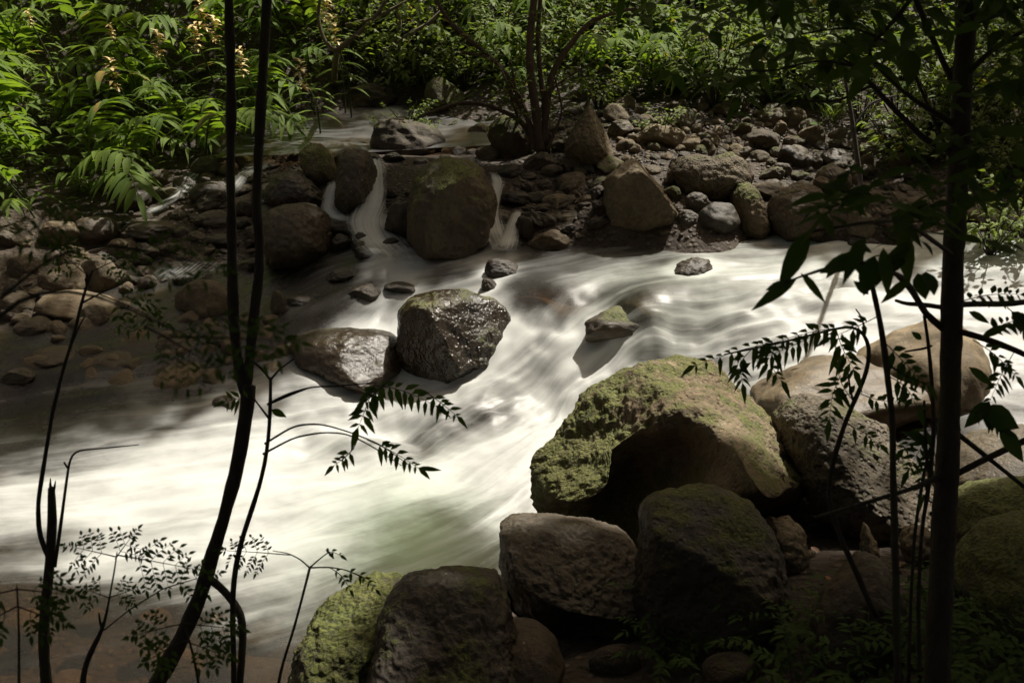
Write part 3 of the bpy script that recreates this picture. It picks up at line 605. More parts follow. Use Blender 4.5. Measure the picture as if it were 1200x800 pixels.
# --- the other rocks, one by one: name, x, y, w, h, label, moss, wet, tone, rot, angular
ROCKS = [
 ("rock",71,276,54,38,"tan lit rock at the top of the left hand rock pile",.2,.05,.8,0,1),
 ("rock",87,256,20,24,"small upright tan stone poking up behind the top of the left rock pile",.15,.05,.9,10,0),
 ("rock",8,282,26,26,"wet rock at the left edge under the ginger leaves",.1,.7,.4,0,1),
 ("rock",27,313,38,30,"dull olive rounded rock below the wet rock at the left edge",.2,.1,.45,0,0),
 ("rock",67,331,46,26,"flat brown rock in the shaded middle of the left rock pile",.1,.2,.5,0,0),
 ("rock",88,303,34,32,"pale lit angular rock in the middle of the left rock pile",.1,.05,1.0,0,1),
 ("rock",117,322,50,44,"round grey brown boulder at the right of the left rock pile",.08,.15,.45,0,0),
 ("rock",143,294,34,28,"plain tan stone right above the round grey brown boulder",.1,.15,.6,-15,0),
 ("rock",98,359,104,36,"long low tan rock sunlit on top at the foot of the left rock pile",.15,.1,.85,-4,0),
 ("rock",18,358,46,28,"smooth grey stone left of the long low tan rock",.05,.3,.5,0,0),
 ("rock",44,364,9,11,"tiny wet pebble between the smooth grey stone and the long low rock",0,.6,.7,0,0),
 ("rock",15,337,24,20,"small wet jagged stone above the smooth grey stone",0,.8,.4,0,1),
 ("rock",40,382,44,20,"wet brown stone half sunk in the shallow brown water on the left",.05,.8,.5,0,0),
 ("rock",153,330,22,16,"small dark wet stone right of the round grey brown boulder",0,.8,.2,-20,1),
 ("rock",197,229,42,20,"low mossy rock under the drooping ginger fronds",.4,.3,.3,0,0),
 ("rock",246,196,44,28,"dark round mossy rock at the head of the left cascade",.4,.4,.15,0,0),
 ("rock",287,190,36,26,"olive mossy rock behind the forked tree at the cascade head",.7,.1,.3,0,0),
 ("rock",245,227,46,28,"dark brown wet rock with an orange leaf on it in the left cascade",.1,.8,.15,0,0),
 ("rock",258,256,54,20,"low dark slab below the rock with the orange leaf",.2,.5,.25,0,1),
 ("rock",175,271,74,28,"broad flat red brown rock in the left cascade",.15,.5,.35,0,1),
 ("rock",182,298,30,18,"pale wet stone under the broad flat red brown rock",0,.9,.7,0,1),
 ("rock",262,284,40,20,"dark wet stone in front of the forked trunk base stones",.1,.8,.1,0,1),
 ("rock",288,247,26,26,"dark block of rock beside the big smooth grey brown boulder",.1,.6,.2,0,1),
 ("boulder",238,351,68,50,"speckled brown boulder in the shallow water beside the forked tree",.1,.35,.7,0,0),
 ("rock",345,160,30,13,"pale pinkish stone at the rim of the upper pool",.05,.1,.9,0,0),
 ("rock",338,171,34,14,"dark flat stone below the pale pinkish stone of the upper pool",.05,.5,.2,0,0),
 ("rock",369,148,32,11,"flat brown stone under the fern at the upper pool",.1,.2,.5,0,0),
 ("rock",300,172,26,18,"dark stone in the shade left of the upper pool",.2,.4,.15,0,0),
 ("rock",322,213,26,12,"small black stone parting the thin upper cascade",.1,.9,.0,0,0),
 ("rock",330,186,22,12,"small black stone in the thin upper cascade below the pool rim",.1,.9,.0,0,0),
 ("boulder",478,163,86,46,"dark overhanging rock crowned with small leafy plants",.45,.2,.1,0,1),
 ("boulder",523,113,50,46,"mossy boulder at the back of the upper pool",.75,.05,.25,0,0),
 ("rock",432,112,70,30,"low shaded rock ledge behind the upper pool",.5,.2,.2,0,1),
 ("rock",563,157,30,24,"small yellow lichen stone beside the reddish bush",.65,.0,1.0,0,0),
 ("boulder",597,163,54,56,"green mossy boulder leaning on the stems of the reddish bush",.8,.05,.25,0,1),
 ("rock",572,180,30,18,"brown mossy stone below the small yellow lichen stone",.3,.1,.45,0,0),
 ("rock",632,190,40,26,"dark root covered rock right under the reddish bush",.4,.2,.1,0,1),
 ("rock",597,201,30,16,"dark wet stone at the lip of the right small waterfall",.1,.9,.1,0,0),
 ("rock",603,233,40,20,"black wet rock splitting the right small waterfall",.05,.95,.0,0,1),
 ("rock",588,256,28,20,"red brown wet stone behind the right small waterfall",.05,.9,.5,0,1),
 ("rock",614,272,26,40,"black wet rock right of the foot of the right small waterfall",.05,.95,.0,0,1),
 ("rock",645,281,46,26,"orange tinted pale slab near the foot of the right small waterfall",.05,.3,.9,0,1),
 ("rock",561,261,14,14,"small shiny brown stone at the right foot of the big rounded mossy boulder",0,.9,.6,0,0),
 ("boulder",475,262,50,56,"dark shaded rock wall right of the tall waterfall",.3,.5,.05,0,1),
 ("rock",428,285,32,22,"black rock in the spray of the tall waterfall",.1,.95,.0,-20,1),
 ("rock",400,285,26,22,"dark wet rock at the left foot of the tall waterfall",.1,.9,.1,0,1),
 ("rock",427,341,40,18,"low grey wet rock awash in front of the tall waterfall",.05,.95,.35,0,1),
 ("rock",470,337,40,14,"flat black rock barely awash beside the black wet boulder",.05,.95,.1,0,1),
 ("rock",588,314,40,22,"jagged dark rock where the right small waterfall meets the stream",.05,.9,.1,0,1),
 ("rock",573,334,18,16,"small dark red stone awash behind the black wet boulder",.05,.9,.2,0,1),
 ("rock",326,356,22,34,"upright brown stone in the brown water beside the forked tree",.05,.7,.5,0,0),
 ("rock",333,305,16,18,"small brown stone against the foot of the big smooth boulder",.05,.6,.6,0,0),
 ("rock",724,134,34,22,"lit olive rock at the back of the cobble bank",.4,.0,.6,-10,0),
 ("rock",733,122,24,22,"tilted tan rock behind the lit olive rock",.2,.0,.8,-45,1),
 ("rock",750,145,30,22,"dark round rock beside the lit olive rock",.2,.0,.1,0,0),
 ("rock",776,161,60,30,"flat tan slab in the cobble bank behind the boulder with the lit face",.1,.0,.9,-8,1),
 ("rock",735,170,22,13,"tan cobble between the pointed boulder and the flat tan slab",0,.0,.8,0,0),
 ("rock",678,194,36,16,"slanting pale stone in front of the pointed boulder",.2,.0,.6,-20,0),
 ("rock",672,214,38,24,"smooth mauve brown stone below the slanting pale stone",.05,.05,.4,0,0),
 ("rock",656,237,42,20,"lit tan stone with a dark underside near the right small waterfall",.1,.05,.85,-6,0),
 ("rock",688,234,18,12,"small round brown stone left of the boulder with the lit face",0,.1,.6,0,0),
 ("rock",663,255,28,14,"flat brown stone below the lit tan stone",.05,.2,.55,0,0),
 ("rock",656,172,24,16,"dark stone touching the left side of the pointed boulder",.3,.0,.2,0,0),
 ("rock",809,168,34,18,"pale tan rounded stone at the top of the cobble bank",.05,.0,.9,-10,0),
 ("rock",817,152,16,14,"small olive egg shaped stone on the cobble bank",.3,.0,.6,0,0),
 ("rock",834,162,24,15,"olive stone lying slantwise on the cobble bank",.4,.0,.6,-30,0),
 ("rock",827,172,18,20,"dark upright egg shaped stone resting on the long pitted boulder",.3,.0,.2,0,0),
 ("rock",866,177,26,16,"pink tinted smooth stone behind the long pitted boulder",.02,.0,.95,-8,0),
 ("rock",893,165,40,26,"dark flat topped rock in the middle of the far right rock pile",.25,.1,.15,0,1),
 ("rock",889,183,26,14,"flat grey stone below the dark flat topped rock",.1,.2,.45,0,0),
 ("rock",931,139,26,26,"tall tan lit rock at the top of the far right rock pile",.3,.0,.8,-30,1),
 ("rock",913,151,18,20,"small pointed tan rock left of the tall tan lit rock",.2,.0,.8,0,1),
 ("rock",951,159,32,30,"olive lit rock leaning below the tall tan lit rock",.45,.0,.7,-30,1),
 ("rock",926,166,18,14,"red brown stone tucked under the olive leaning rock",.05,.1,.5,-20,0),
 ("rock",928,186,40,26,"dark wet rock in the middle of the far right trickle",.1,.8,.2,-25,1),
 ("rock",952,189,24,22,"shiny wet pale rock catching the light in the far right trickle",0,1.0,.6,0,1),
 ("rock",964,172,18,14,"small shiny grey stone above the shiny wet pale rock",.05,.8,.5,0,0),
 ("rock",986,159,30,18,"mossy flat stone below the grass tuft on the far bank",.5,.1,.4,0,0),
 ("rock",994,170,20,14,"grey round stone under the mossy flat stone",.1,.3,.45,0,0),
 ("rock",980,187,40,24,"brown wet topped rock right of the shiny wet pale rock",.1,.7,.3,0,0),
 ("rock",1012,195,24,32,"smooth olive stone slanting down beside the thin dark stem",.2,.1,.5,-35,0),
 ("rock",1020,175,36,18,"broad olive stone above the slanting smooth stone",.4,.1,.35,0,0),
 ("rock",1058,191,30,24,"mossy round stone under the bright right bank leaves",.5,.1,.5,0,0),
 ("rock",1003,211,14,14,"small pale pink stone at the foot of the slanting smooth stone",0,.1,.95,0,0),
 ("rock",963,219,22,24,"pitted tan stone over the broad dark waterline boulder",.2,.1,.7,0,1),
 ("rock",1051,234,20,14,"small brown stone in the dark gap left of the thick trunk",.05,.2,.5,0,1),
 ("rock",1074,237,34,16,"brown stone in the dark gap beside the thick trunk",.05,.2,.5,0,0),
 ("rock",1086,247,28,9,"flat pink stone lowest in the gap beside the thick trunk",0,.2,.95,0,0),
 ("rock",1107,237,14,12,"little round brown stone touching the thick trunk outline",.05,.2,.5,0,0),
 ("rock",842,258,50,40,"black wet boulder left of the egg shaped rock at the waterline",.15,.7,.0,0,0),
 ("rock",817,238,30,26,"wet brown glinting rock between the lit faced boulder and the egg shaped rock",.05,.9,.45,0,1),
 ("rock",808,258,26,22,"small wet broken rock at the waterline beside the lit faced boulder",.05,.8,.3,0,1),
 ("rock",748,278,16,10,"little pale wet stone in front of the lit faced boulder",0,.8,.7,0,0),
 ("rock",765,280,16,7,"little flat dark wet stone in front of the lit faced boulder",0,.8,.2,0,0),
 ("rock",782,272,30,10,"flat red brown stone on the far waterline",.02,.6,.5,0,1),
 ("rock",1010,285,40,18,"black rock at the far waterline behind the hanging leaves",.05,.9,.0,0,1),
 ("rock",915,200,26,20,"brown wet rock above the egg shaped rock",.05,.7,.4,0,1),
 ("rock",905,218,24,16,"red brown wet stone in the far right trickle above the waterline",.02,.8,.5,0,0),
 ("rock",985,255,44,28,"shaded brown rock behind the hanging dark leaves",.1,.3,.3,0,0),
 ("rock",1040,262,50,22,"shaded flat rock on the far waterline left of the thick trunk",.1,.3,.2,0,1),
 ("rock",1150,255,60,26,"shaded low rock on the far waterline right of the thick trunk",.2,.3,.2,0,1),
 ("rock",860,790,70,50,"dark rounded rock at the bottom edge among the near ferns",.35,.1,.15,0,0),
 ("rock",720,775,60,40,"black rock in the deep shade under the dark damp boulder",.1,.1,.0,0,0),
 ("rock",62,418,54,18,"flat brown rock awash nearest the left edge of the shallows",.0,.8,.4,0,0),
 ("rock",132,424,62,18,"long brown rock awash in the shallows below the long low tan rock",.0,.8,.5,4,0),
 ("rock",22,440,40,20,"brown rock with sparkling wet top at the left edge of the white water",.0,.95,.3,0,1),
 ("rock",205,404,46,18,"small brown rock awash just below the speckled brown boulder",.0,.8,.5,0,0),
 ("rock",262,398,40,16,"dark rock awash in the shallows behind the left stem of the forked tree",.0,.9,.2,0,1),
 ("rock",352,352,36,12,"thin dark rock awash in front of the big smooth boulder",.0,.9,.15,0,0),
 ("rock",400,322,34,14,"black rock awash left of the foot of the tall waterfall",.0,.95,.05,0,1),
 ("rock",265,475,34,24,"brown rock rounding up under the white water behind the forked trunk",.05,.9,.3,0,0),
]
for nm, x, y, w, h, lab, mo, we, to, ro, an in ROCKS: stone(nm, x, y, w, h, lab, mo, we, to, ro, bool(an))
# --- cobbles too alike to tell apart, each still its own object
def inside(px, py, poly):
    c = False; j = len(poly) - 1
    for i in range(len(poly)):
        xi, yi = poly[i]; xj, yj = poly[j]
        if (yi > py) != (yj > py) and px < (xj - xi) * (py - yi) / (yj - yi) + xi: c = not c
        j = i
    return c
def scatter(poly, n, smin, smax, label, group, moss, wet, tone, seed, down=0., name="cobble"):
    r = random.Random(seed); xs = [p[0] for p in poly]; ys = [p[1] for p in poly]; k = 0; done = []
    tries = 0
    while k < n and tries < 8000:
        tries += 1
        px, py = r.uniform(min(xs), max(xs)), r.uniform(min(ys), max(ys))
        if not inside(px, py, poly): continue
        s = r.uniform(smin, smax) if r.random() < .7 else smax * r.uniform(1, 1.5)
        if any(abs(px - a) < (s + c) * .42 and abs(py - b) < (s + c) * .26 for a, b, c in done): continue
        p = surf(px, py)
        if not down and name == "cobble" and p[1] < 11 and Wf(p[0], p[1]) > Gf(p[0], p[1]) + .06: continue
        done.append((px, py, s)); D = (p - CP) @ CF; a = s / 2 * D / FPX
        o = obj(name, r.choice(COBV if name == "cobble" else BIGV + RND)); sq = r.uniform(.5, .85)
        o.scale = (a / .3, a / .3 * r.uniform(.7, 1.1), a / .3 * sq); o.location = (p[0], p[1] + a * .5, p[2] + a * sq * .35 - down - (a * sq * 1.25 if down else 0))
        o.rotation_euler = (r.uniform(-.5, .5), r.uniform(-.5, .5), r.uniform(0, 6.28))
        tag(o, label, name, group)
        props(o, r.uniform(*moss), r.uniform(*wet), r.uniform(*tone)); k += 1
scatter([(722,155),(745,150),(760,140),(800,120),(850,122),(905,140),(900,160),(860,185),(800,190),(740,190),(722,185)], 105, 8, 16,
        "small dry tan cobble on the sunlit bank above the lit faced boulder", "dry cobbles on the sunlit far bank", (0,.3), (0,.1), (.5,1), 1)
scatter([(880,190),(960,170),(1000,205),(1090,205),(1100,260),(1000,270),(905,230)], 40, 8, 16,
        "damp brown cobble in the far right rock pile", "damp cobbles of the far right rock pile", (0,.4), (.1,.8), (.1,.7), 2)
scatter([(150,240),(235,205),(310,190),(315,300),(300,330),(170,335),(150,300)], 70, 8, 18,
        "dark wet cobble in the left cascade under the ginger bank", "wet cobbles of the left cascade", (0,.2), (.6,1), (.2,1.0), 3)
scatter([(0,325),(60,345),(50,420),(0,430)], 12, 9, 20, "wet brown cobble at the left edge of the shallows", "wet cobbles at the left edge", (0,.1), (.5,.9), (.2,.7), 4)
scatter([(600,205),(700,200),(712,268),(690,278),(640,266),(605,240)], 30, 7, 15,
        "wet brown cobble between the right small waterfall and the lit faced boulder", "wet cobbles below the reddish bush", (0,.2), (.2,.9), (.1,.6), 5)
scatter([(390,245),(430,262),(480,235),(490,295),(440,318),(395,300)], 24, 6, 14,
        "black wet cobble around the foot of the tall waterfall", "black cobbles at the tall waterfall", (0,.1), (.8,1), (0,.3), 6)
scatter([(60,385),(330,365),(335,440),(150,455),(40,440)], 30, 18, 46,
        "rust brown stone lying under the clear brown shallows on the left", "sunken stones of the left shallows", (0,0), (.2,.5), (.5,1), 7, -.05)
scatter([(0,720),(220,700),(340,730),(340,800),(0,800)], 9, 30, 60,
        "dark brown stone under the shaded shallows at the near left", "sunken stones of the near shallows", (0,0), (.2,.5), (.2,.7), 8, .015)
scatter([(885,560),(960,590),(1090,610),(1100,700),(950,690),(930,640)], 14, 6, 16,
        "small brown stone lying on the bare soil patch of the near bank", "stones on the bare soil patch", (0,.1), (0,.2), (.3,.9), 9)
scatter([(650,130),(690,112),(860,118),(960,150),(1000,200),(1090,200),(1130,255),(1000,275),(800,255),(650,205)], 105, 14, 32,
        "plain brown rock packed into the far right bank between the named boulders", "packed rocks of the far right bank", (.2,.8), (.2,.8), (.05,.7), 21, 0., "rock")
scatter([(600,200),(705,205),(715,270),(690,285),(625,280)], 24, 14, 30,
        "dark wet rock packed below the reddish bush beside the right small waterfall", "packed rocks below the reddish bush", (.05,.4), (.4,.9), (.05,.5), 22, 0., "rock")
scatter([(110,255),(180,215),(250,180),(330,170),(335,245),(310,320),(150,345),(100,290)], 44, 16, 38,
        "dark wet rock packed into the left cascade below the ginger", "packed rocks of the left cascade", (.0,.35), (.6,1), (.05,.7), 23, 0., "rock")
scatter([(0,270),(60,290),(150,330),(150,380),(60,400),(0,400)], 14, 18, 36,
        "brown rock packed between the larger stones of the left rock pile", "packed rocks of the left rock pile", (.0,.2), (.0,.4), (.4,1), 24, 0., "rock")
scatter([(385,240),(450,215),(490,230),(490,300),(400,310)], 16, 14, 30,
        "black wet rock packed round the tall waterfall", "packed rocks of the tall waterfall", (.0,.2), (.8,1), (.0,.2), 25, 0., "rock")
scatter([(318,160),(352,168),(400,172),(455,178),(560,165),(560,190),(440,196),(330,190)], 22, 13, 26,
        "dark rock in the natural dam below the upper pool", "rocks damming the upper pool", (.1,.5), (.3,.9), (.0,.4), 26, 0., "rock")
# gravel nobody could count
r = np.random.RandomState(3); gV, gF = ICO[3][0][:0], []
gvs, gfs, nv = [], [], 0
b0, f0 = ico(1)
for poly, cnt, s0, s1 in (([(600,205),(660,125),(880,118),(1150,150),(1150,270),(620,285)], 5200, 3, 8), ([(140,330),(230,205),(330,170),(480,230),(480,310),(300,320)], 3000, 3, 8), ([(880,570),(1100,610),(1060,720),(930,700)], 300, 2, 6)):
    xs = [p[0] for p in poly]; ys = [p[1] for p in poly]; c = 0
    while c < cnt:
        px, py = r.uniform(min(xs), max(xs)), r.uniform(min(ys), max(ys))
        if not inside(px, py, poly): continue
        p = surf(px, py)
        if Wf(p[0], p[1]) > Gf(p[0], p[1]) + .02 and p[1] < 11: c += .25; continue
        D = (p - CP) @ CF; a = r.uniform(s0, s1) / 2 * D / FPX
        q = b0 * a * np.array([1, r.uniform(.6, 1), r.uniform(.4, .8)]) * (1 + .2 * r.normal(size=(len(b0), 1)))
        th = r.uniform(0, 6.28); q = np.c_[q[:, 0] * math.cos(th) - q[:, 1] * math.sin(th), q[:, 0] * math.sin(th) + q[:, 1] * math.cos(th), q[:, 2]]
        gvs.append(q + p); gfs.append(f0 + nv); nv += len(b0); c += 1
o = obj("gravel", make_mesh("gravel", np.vstack(gvs), np.vstack(gfs), M_STONE)); tag(o, kind="stuff"); props(o, .1, .6, .3)

# white collars where the stream strikes the rocks
from mathutils.kdtree import KDTree
_wo = bpy.data.objects["stream_water"]; _me = _wo.data; nv_ = len(_me.vertices)
co_ = np.empty(nv_ * 3); _me.vertices.foreach_get("co", co_); co_ = co_.reshape(-1, 3)
fo_ = np.empty(nv_); _me.attributes["foam"].data.foreach_get("value", fo_)
pts_ = []
for o in bpy.data.objects:
    if o.type == 'MESH' and o.name.split(".")[0] in ("boulder", "rock") and abs(o.location.z - float(Wf(o.location.x, o.location.y))) < .5:
        q = np.empty(len(o.data.vertices) * 3); o.data.vertices.foreach_get("co", q); q = q.reshape(-1, 3)[::2]
        q = q @ np.array(o.rotation_euler.to_matrix()).T * 1.0 if False else (np.c_[q * np.array(o.scale)] @ np.array(o.rotation_euler.to_matrix()).T) + np.array(o.location)
        d_ = np.abs(q[:, 2] - Wf(q[:, 0], q[:, 1])); pts_.append(q[d_ < .05])
pts_ = np.vstack(pts_); kd = KDTree(len(pts_))
for i, p in enumerate(pts_): kd.insert(p, i)
kd.balance()
near_ = np.where(fo_ > .22)[0]
dd_ = np.array([kd.find(co_[i])[2] for i in near_])
fo_[near_] += .45 * np.exp(-(dd_ / .07) ** 2) * np.clip((fo_[near_] - .2) * 2.5, 0, 1)
_me.attributes["foam"].data.foreach_set("value", fo_.astype(np.float32))

# ================================================================== plants
def nrm(v): v = np.asarray(v, float); return v / (np.linalg.norm(v) + 1e-12)
ZUP = np.array([0, 0, 1.0])
class Leaves:
    def __init__(self): self.V, self.F, self.A = [], [], []
    def leaf(self, b, d, up, L, W, droop=.3, fold=.18, rnd=None, segs=4, shape=.8):
        b = np.asarray(b, float); d = nrm(d); s = np.cross(d, up)
        if np.linalg.norm(s) < 1e-3: s = np.cross(d, [1, 0, 0])
        s = nrm(s); n = np.cross(s, d); rnd = random.random() if rnd is None else rnd; i0 = len(self.V)
        ts = np.linspace(0, 1, segs + 1); self.V.append(b)
        for t in ts[1:-1]:
            p = b + d * L * t - ZUP * droop * L * t * t; w = W / 2 * math.sin(math.pi * t ** shape)
            self.V += [p - s * w + n * fold * w, p, p + s * w + n * fold * w]
        self.V.append(b + d * L - ZUP * droop * L); k = i0 + 1
        self.F += [(i0, k + 1, k), (i0, k + 2, k + 1)]
        for q in range(segs - 2):
            a = k + 3 * q; self.F += [(a, a + 1, a + 4, a + 3), (a + 1, a + 2, a + 5, a + 4)]
        a = k + 3 * (segs - 2); e = a + 3; self.F += [(a, a + 1, e), (a + 1, a + 2, e)]
        self.A += [rnd] * (len(self.V) - i0)
    def mesh(self, name, mat): return make_mesh(name, self.V, self.F, mat, True, {"leafrnd": self.A})
def tube(pts, rad, n=8, knob=.10, seed=0, capend=True, res=None):
    P = np.array(pts, float); rd = np.array(rad, float)
    seg = np.r_[0, np.cumsum(np.linalg.norm(np.diff(P, axis=0), axis=1))]
    m = res or max(6, int(len(P) * 5)); t = np.linspace(0, seg[-1], m)
    Q = np.array([np.interp(t, seg, P[:, k]) for k in range(3)]).T
    for _ in range(4): Q[1:-1] = (Q[:-2] + 2 * Q[1:-1] + Q[2:]) / 4
    r = np.interp(t, seg, rd); T = np.gradient(Q, axis=0); V = []; ref = np.array([.3, -.9, .1])
    for i in range(m):
        tt = nrm(T[i]); u = nrm(np.cross(tt, ref)); v = np.cross(tt, u)
        for j in range(n):
            a = 2 * math.pi * j / n; V.append(Q[i] + (u * math.cos(a) + v * math.sin(a)) * r[i])
    V = np.array(V); ctr = np.repeat(Q, n, axis=0)
    sc = np.repeat(1 / np.maximum(r, .004), n); f = 1 + knob * (perlin(np.c_[V[:, 0] * 9, V[:, 1] * 9, V[:, 2] * 7] + seed) * 2 + perlin(V * 45 + seed))
    V = ctr + (V - ctr) * f[:, None]
    F = [(i * n + j, i * n + (j + 1) % n, (i + 1) * n + (j + 1) % n, (i + 1) * n + j) for i in range(m - 1) for j in range(n)]
    k = len(V); V = np.vstack([V, Q[:1], Q[-1:] + (Q[-1] - Q[-2]) * .3])
    F += [(k, (j + 1) % n, j) for j in range(n)] + [(k + 1, (m - 1) * n + j, (m - 1) * n + (j + 1) % n) for j in range(n)]
    return V, F
class Wood:
    def __init__(self): self.V, self.F = [], []
    def add(self, pts, rad, n=8, knob=.1, seed=0, res=None):
        V, F = tube(pts, rad, n, knob, seed, res=res); k = sum(len(v) for v in self.V)
        self.V.append(V); self.F += [tuple(i + k for i in f) for f in F]
    def px(self, pts, D, dvar=None, n=8, knob=.1, seed=0):
        """pts: (photo x, photo y, width in photo pixels [, distance])"""
        P = [at_d(p[0], p[1], p[3] if len(p) > 3 else D) for p in pts]
        self.add(P, [p[2] / 2 * (p[3] if len(p) > 3 else D) / FPX for p in pts], n, knob, seed); return P
    def mesh(self, name, mat): return make_mesh(name, np.vstack(self.V), self.F, mat)
def part(name, me, root): return obj(name, me, parent=root)
def world_thing(name, label, cat, base, parts, group=None):
    """a thing whose part meshes are given in world coordinates: they are moved to hang from an Empty at its base"""
    e = empty(name, base); tag(e, label, cat, group)
    for nm, me in parts:
        me.transform(Matrix.Translation(-Vector(tuple(base)))); part(nm, me, e)
    return e
def copy_thing(src, kids):
    c = src.copy(); COL.objects.link(c)
    for k in kids:
        q = k.copy(); COL.objects.link(q); q.parent = c
    return c

# ---------------------------------------------------------------- ginger shoots of the far bank
def ginger_meshes(seed, L, arch, nl, ll, lw, droop):
    r = random.Random(seed); w = Wood(); lf = Leaves(); P = [np.zeros(3)]; m = 24; tilt0 = r.uniform(.25, .5)
    for i in range(m):
        t = (i + 1) / m; a = tilt0 + arch * t ** 1.6
        P.append(P[-1] + np.array([math.sin(a), math.sin(seed + t * 3) * .05, math.cos(a)]) * L / m)
    P = np.array(P); w.add(P[::3], np.linspace(.010, .004, len(P[::3])), 5, .03)
    for k in range(nl):
        t = .28 + .72 * (k + .5) / nl; i = min(m - 1, int(t * m)); tan = nrm(P[i + 1] - P[i]); s = -1 if k % 2 else 1
        side = np.array([0, s, 0.0]); up = nrm(np.cross(tan, [0, 1, 0]) * -1); up = up if up[2] > 0 else -up
        d = tan * r.uniform(.45, .8) + side * r.uniform(.55, .95) + up * r.uniform(-.1, .3)
        k2 = math.sin(math.pi * (.18 + .70 * t)) ** .6
        lf.leaf(P[i], d, up, ll * k2 * r.uniform(.85, 1.1), lw * r.uniform(.85, 1.1), droop * r.uniform(.7, 1.35), .22, r.random(), 5, .75)
    lf.leaf(P[-1], P[-1] - P[-2], ZUP, ll * .8, lw * .8, .2, .2, r.random(), 5, .75)
    return w.mesh("stem", M_STEM), lf.mesh("leaves", M_GINGER), P
GING = [ginger_meshes(*a) for a in [(1,1.35,1.45,22,.40,.074,.55),(2,1.15,1.6,20,.38,.070,.62),(3,1.55,1.3,24,.44,.078,.5),(4,1.0,1.7,18,.36,.066,.7),(5,1.3,1.1,20,.42,.074,.55),(6,.85,1.5,16,.33,.060,.65)]]
def flower_mesh(seed):
    r = random.Random(seed); lf = Leaves()
    for k in range(34):
        a = r.uniform(0, 6.28); z = r.uniform(-.10, .10); d = np.array([math.cos(a), math.sin(a), r.uniform(-.2, .9)])
        lf.leaf((0, 0, z), d, ZUP, r.uniform(.055, .085), r.uniform(.022, .036), .3, .3, r.random(), 3, .9)
    return make_mesh("flower_head", lf.V, lf.F, M_FLOWER)
FLW = [flower_mesh(k) for k in range(3)]
_gp = {}
def ginger(base, yaw, scale, var, label, group=None, tilt=0.0, name="ginger_plant", cat="ginger plant"):
    if var in _gp:
        e = copy_thing(*_gp[var])
    else:
        e = empty(name, (0, 0, 0)); _gp[var] = (e, [part("stem", GING[var][0], e), part("leaves", GING[var][1], e)])
    e.location = tuple(base); e.rotation_euler = (0, tilt, yaw); e.scale = (scale,) * 3
    if "group" in e: del e["group"]
    return tag(e, label, cat, group)
rg = random.Random(11)
def free_of(px, py, boxes): return not any(a < px < c and b < py < d for a, b, c, d in boxes)
NG = 0
_u = Leaves(); _ur = random.Random(77)                      # low undergrowth covering the soil of the far bank
for k in range(14000):
    x, y = _ur.uniform(-10, 9), _ur.uniform(11, 18.5); z = float(Gf(x, y)); px, py, D = proj((x, y, z))
    lim = 250 if px < 70 else 250 - (px - 70) * .38 if px < 330 else 140 if px < 385 else 86 if px < 560 else 112
    if py > lim or py < -120 or not -80 < px < 1300: continue
    _u.leaf((x, y, z + _ur.uniform(0, .7)), (_ur.gauss(0, 1), _ur.gauss(-.5, 1), _ur.uniform(-.1, .6)), ZUP, _ur.uniform(.12, .3), _ur.uniform(.05, .09), .4, .2, _ur.random() * .5, 3, .75)
for k in range(5000):
    x, y = _ur.uniform(-16, 16), _ur.uniform(16.5, 30); z = float(Gf(x, y)) + max(0, y - 18) * .95 + max(0, abs(x) - 10) * .7
    _u.leaf((x, y, z + _ur.uniform(0, .8)), (_ur.gauss(0, 1), _ur.gauss(-.6, 1), _ur.uniform(-.1, .6)), ZUP, _ur.uniform(.4, .8), _ur.uniform(.14, .25), .4, .2, _ur.random() * .5, 3, .75)
tag(obj('undergrowth', _u.mesh('undergrowth', M_GINGER)), kind='stuff')
for iy in range(15):
    for ix in range(28):
        x = -9.0 + ix * .46 + rg.uniform(-.22, .22) + (.23 if iy % 2 else 0); y = 11.0 + iy * .46 + rg.uniform(-.2, .2)
        z = float(Gf(x, y)); px, py, D = proj((x, y, z))
        lim = 262 if px < 70 else 262 - (px - 70) * .38 if px < 330 else 150 if px < 385 else 96 if px < 560 else 112
        if py > lim or px < -160 or px > 960 or (px > 385 and py < -60 and ix % 2): continue
        if px > 400 and rg.random() < .25: continue
        if py < -45 and rg.random() < .5: continue
        yaw = R(-90) + rg.uniform(-1.35, 1.35)
        left = px < 400
        v = rg.choice([0, 1, 2, 3, 4, 5] if left else [1, 3, 5, 3]); s = rg.uniform(.85, 1.2) * (1.05 if left else .95)
        lab, grp = (("arching green ginger plant in the dense thicket on the upper left bank", "ginger thicket of the upper left bank") if left else
                    ("smaller drooping ginger plant behind the reddish bush on the far bank", "ginger plants behind the reddish bush"))
        ginger((x, y, z - .03), yaw, s, v, lab, grp, rg.uniform(-.15, .2)); NG += 1
print("ginger", NG)
# the fronds that hang out singly over the rocks: photo x, y of the shoot's arch, label
for px, py, v, s, yaw, lab in [
    (88,212,0,.62,-95,"bright ginger plant hanging lowest over the rocks at the left bank"),
    (150,188,3,.60,-60,"short ginger plant arching alone right of the lowest bright one"),
    (12,235,1,.75,-80,"ginger plant at the left edge with a yellowed stem, drooping onto the wet rock"),
    (212,150,3,.78,-85,"ginger plant drooping low just left of the forked tree"),
    (245,158,1,.6,-70,"small ginger plant trailing beside the left stem of the forked tree"),
    (345,132,3,.66,-100,"fern like ginger plant over the edge of the upper pool")]:
    b = surf(px, py + 26); D = (b - CP) @ CF
    sx = GING[v][2]; tip = sx[-8] * s; ya = R(yaw)
    top = at_d(px, py, D - .35)
    base = (top[0] - math.cos(ya) * tip[0], top[1] - math.sin(ya) * tip[0]); z = float(Gf(*base))
    e = ginger((base[0], base[1], z - .02), ya, s * max(.7, min(1.6, (top[2] - z) / max(tip[2], .05))), v, lab)
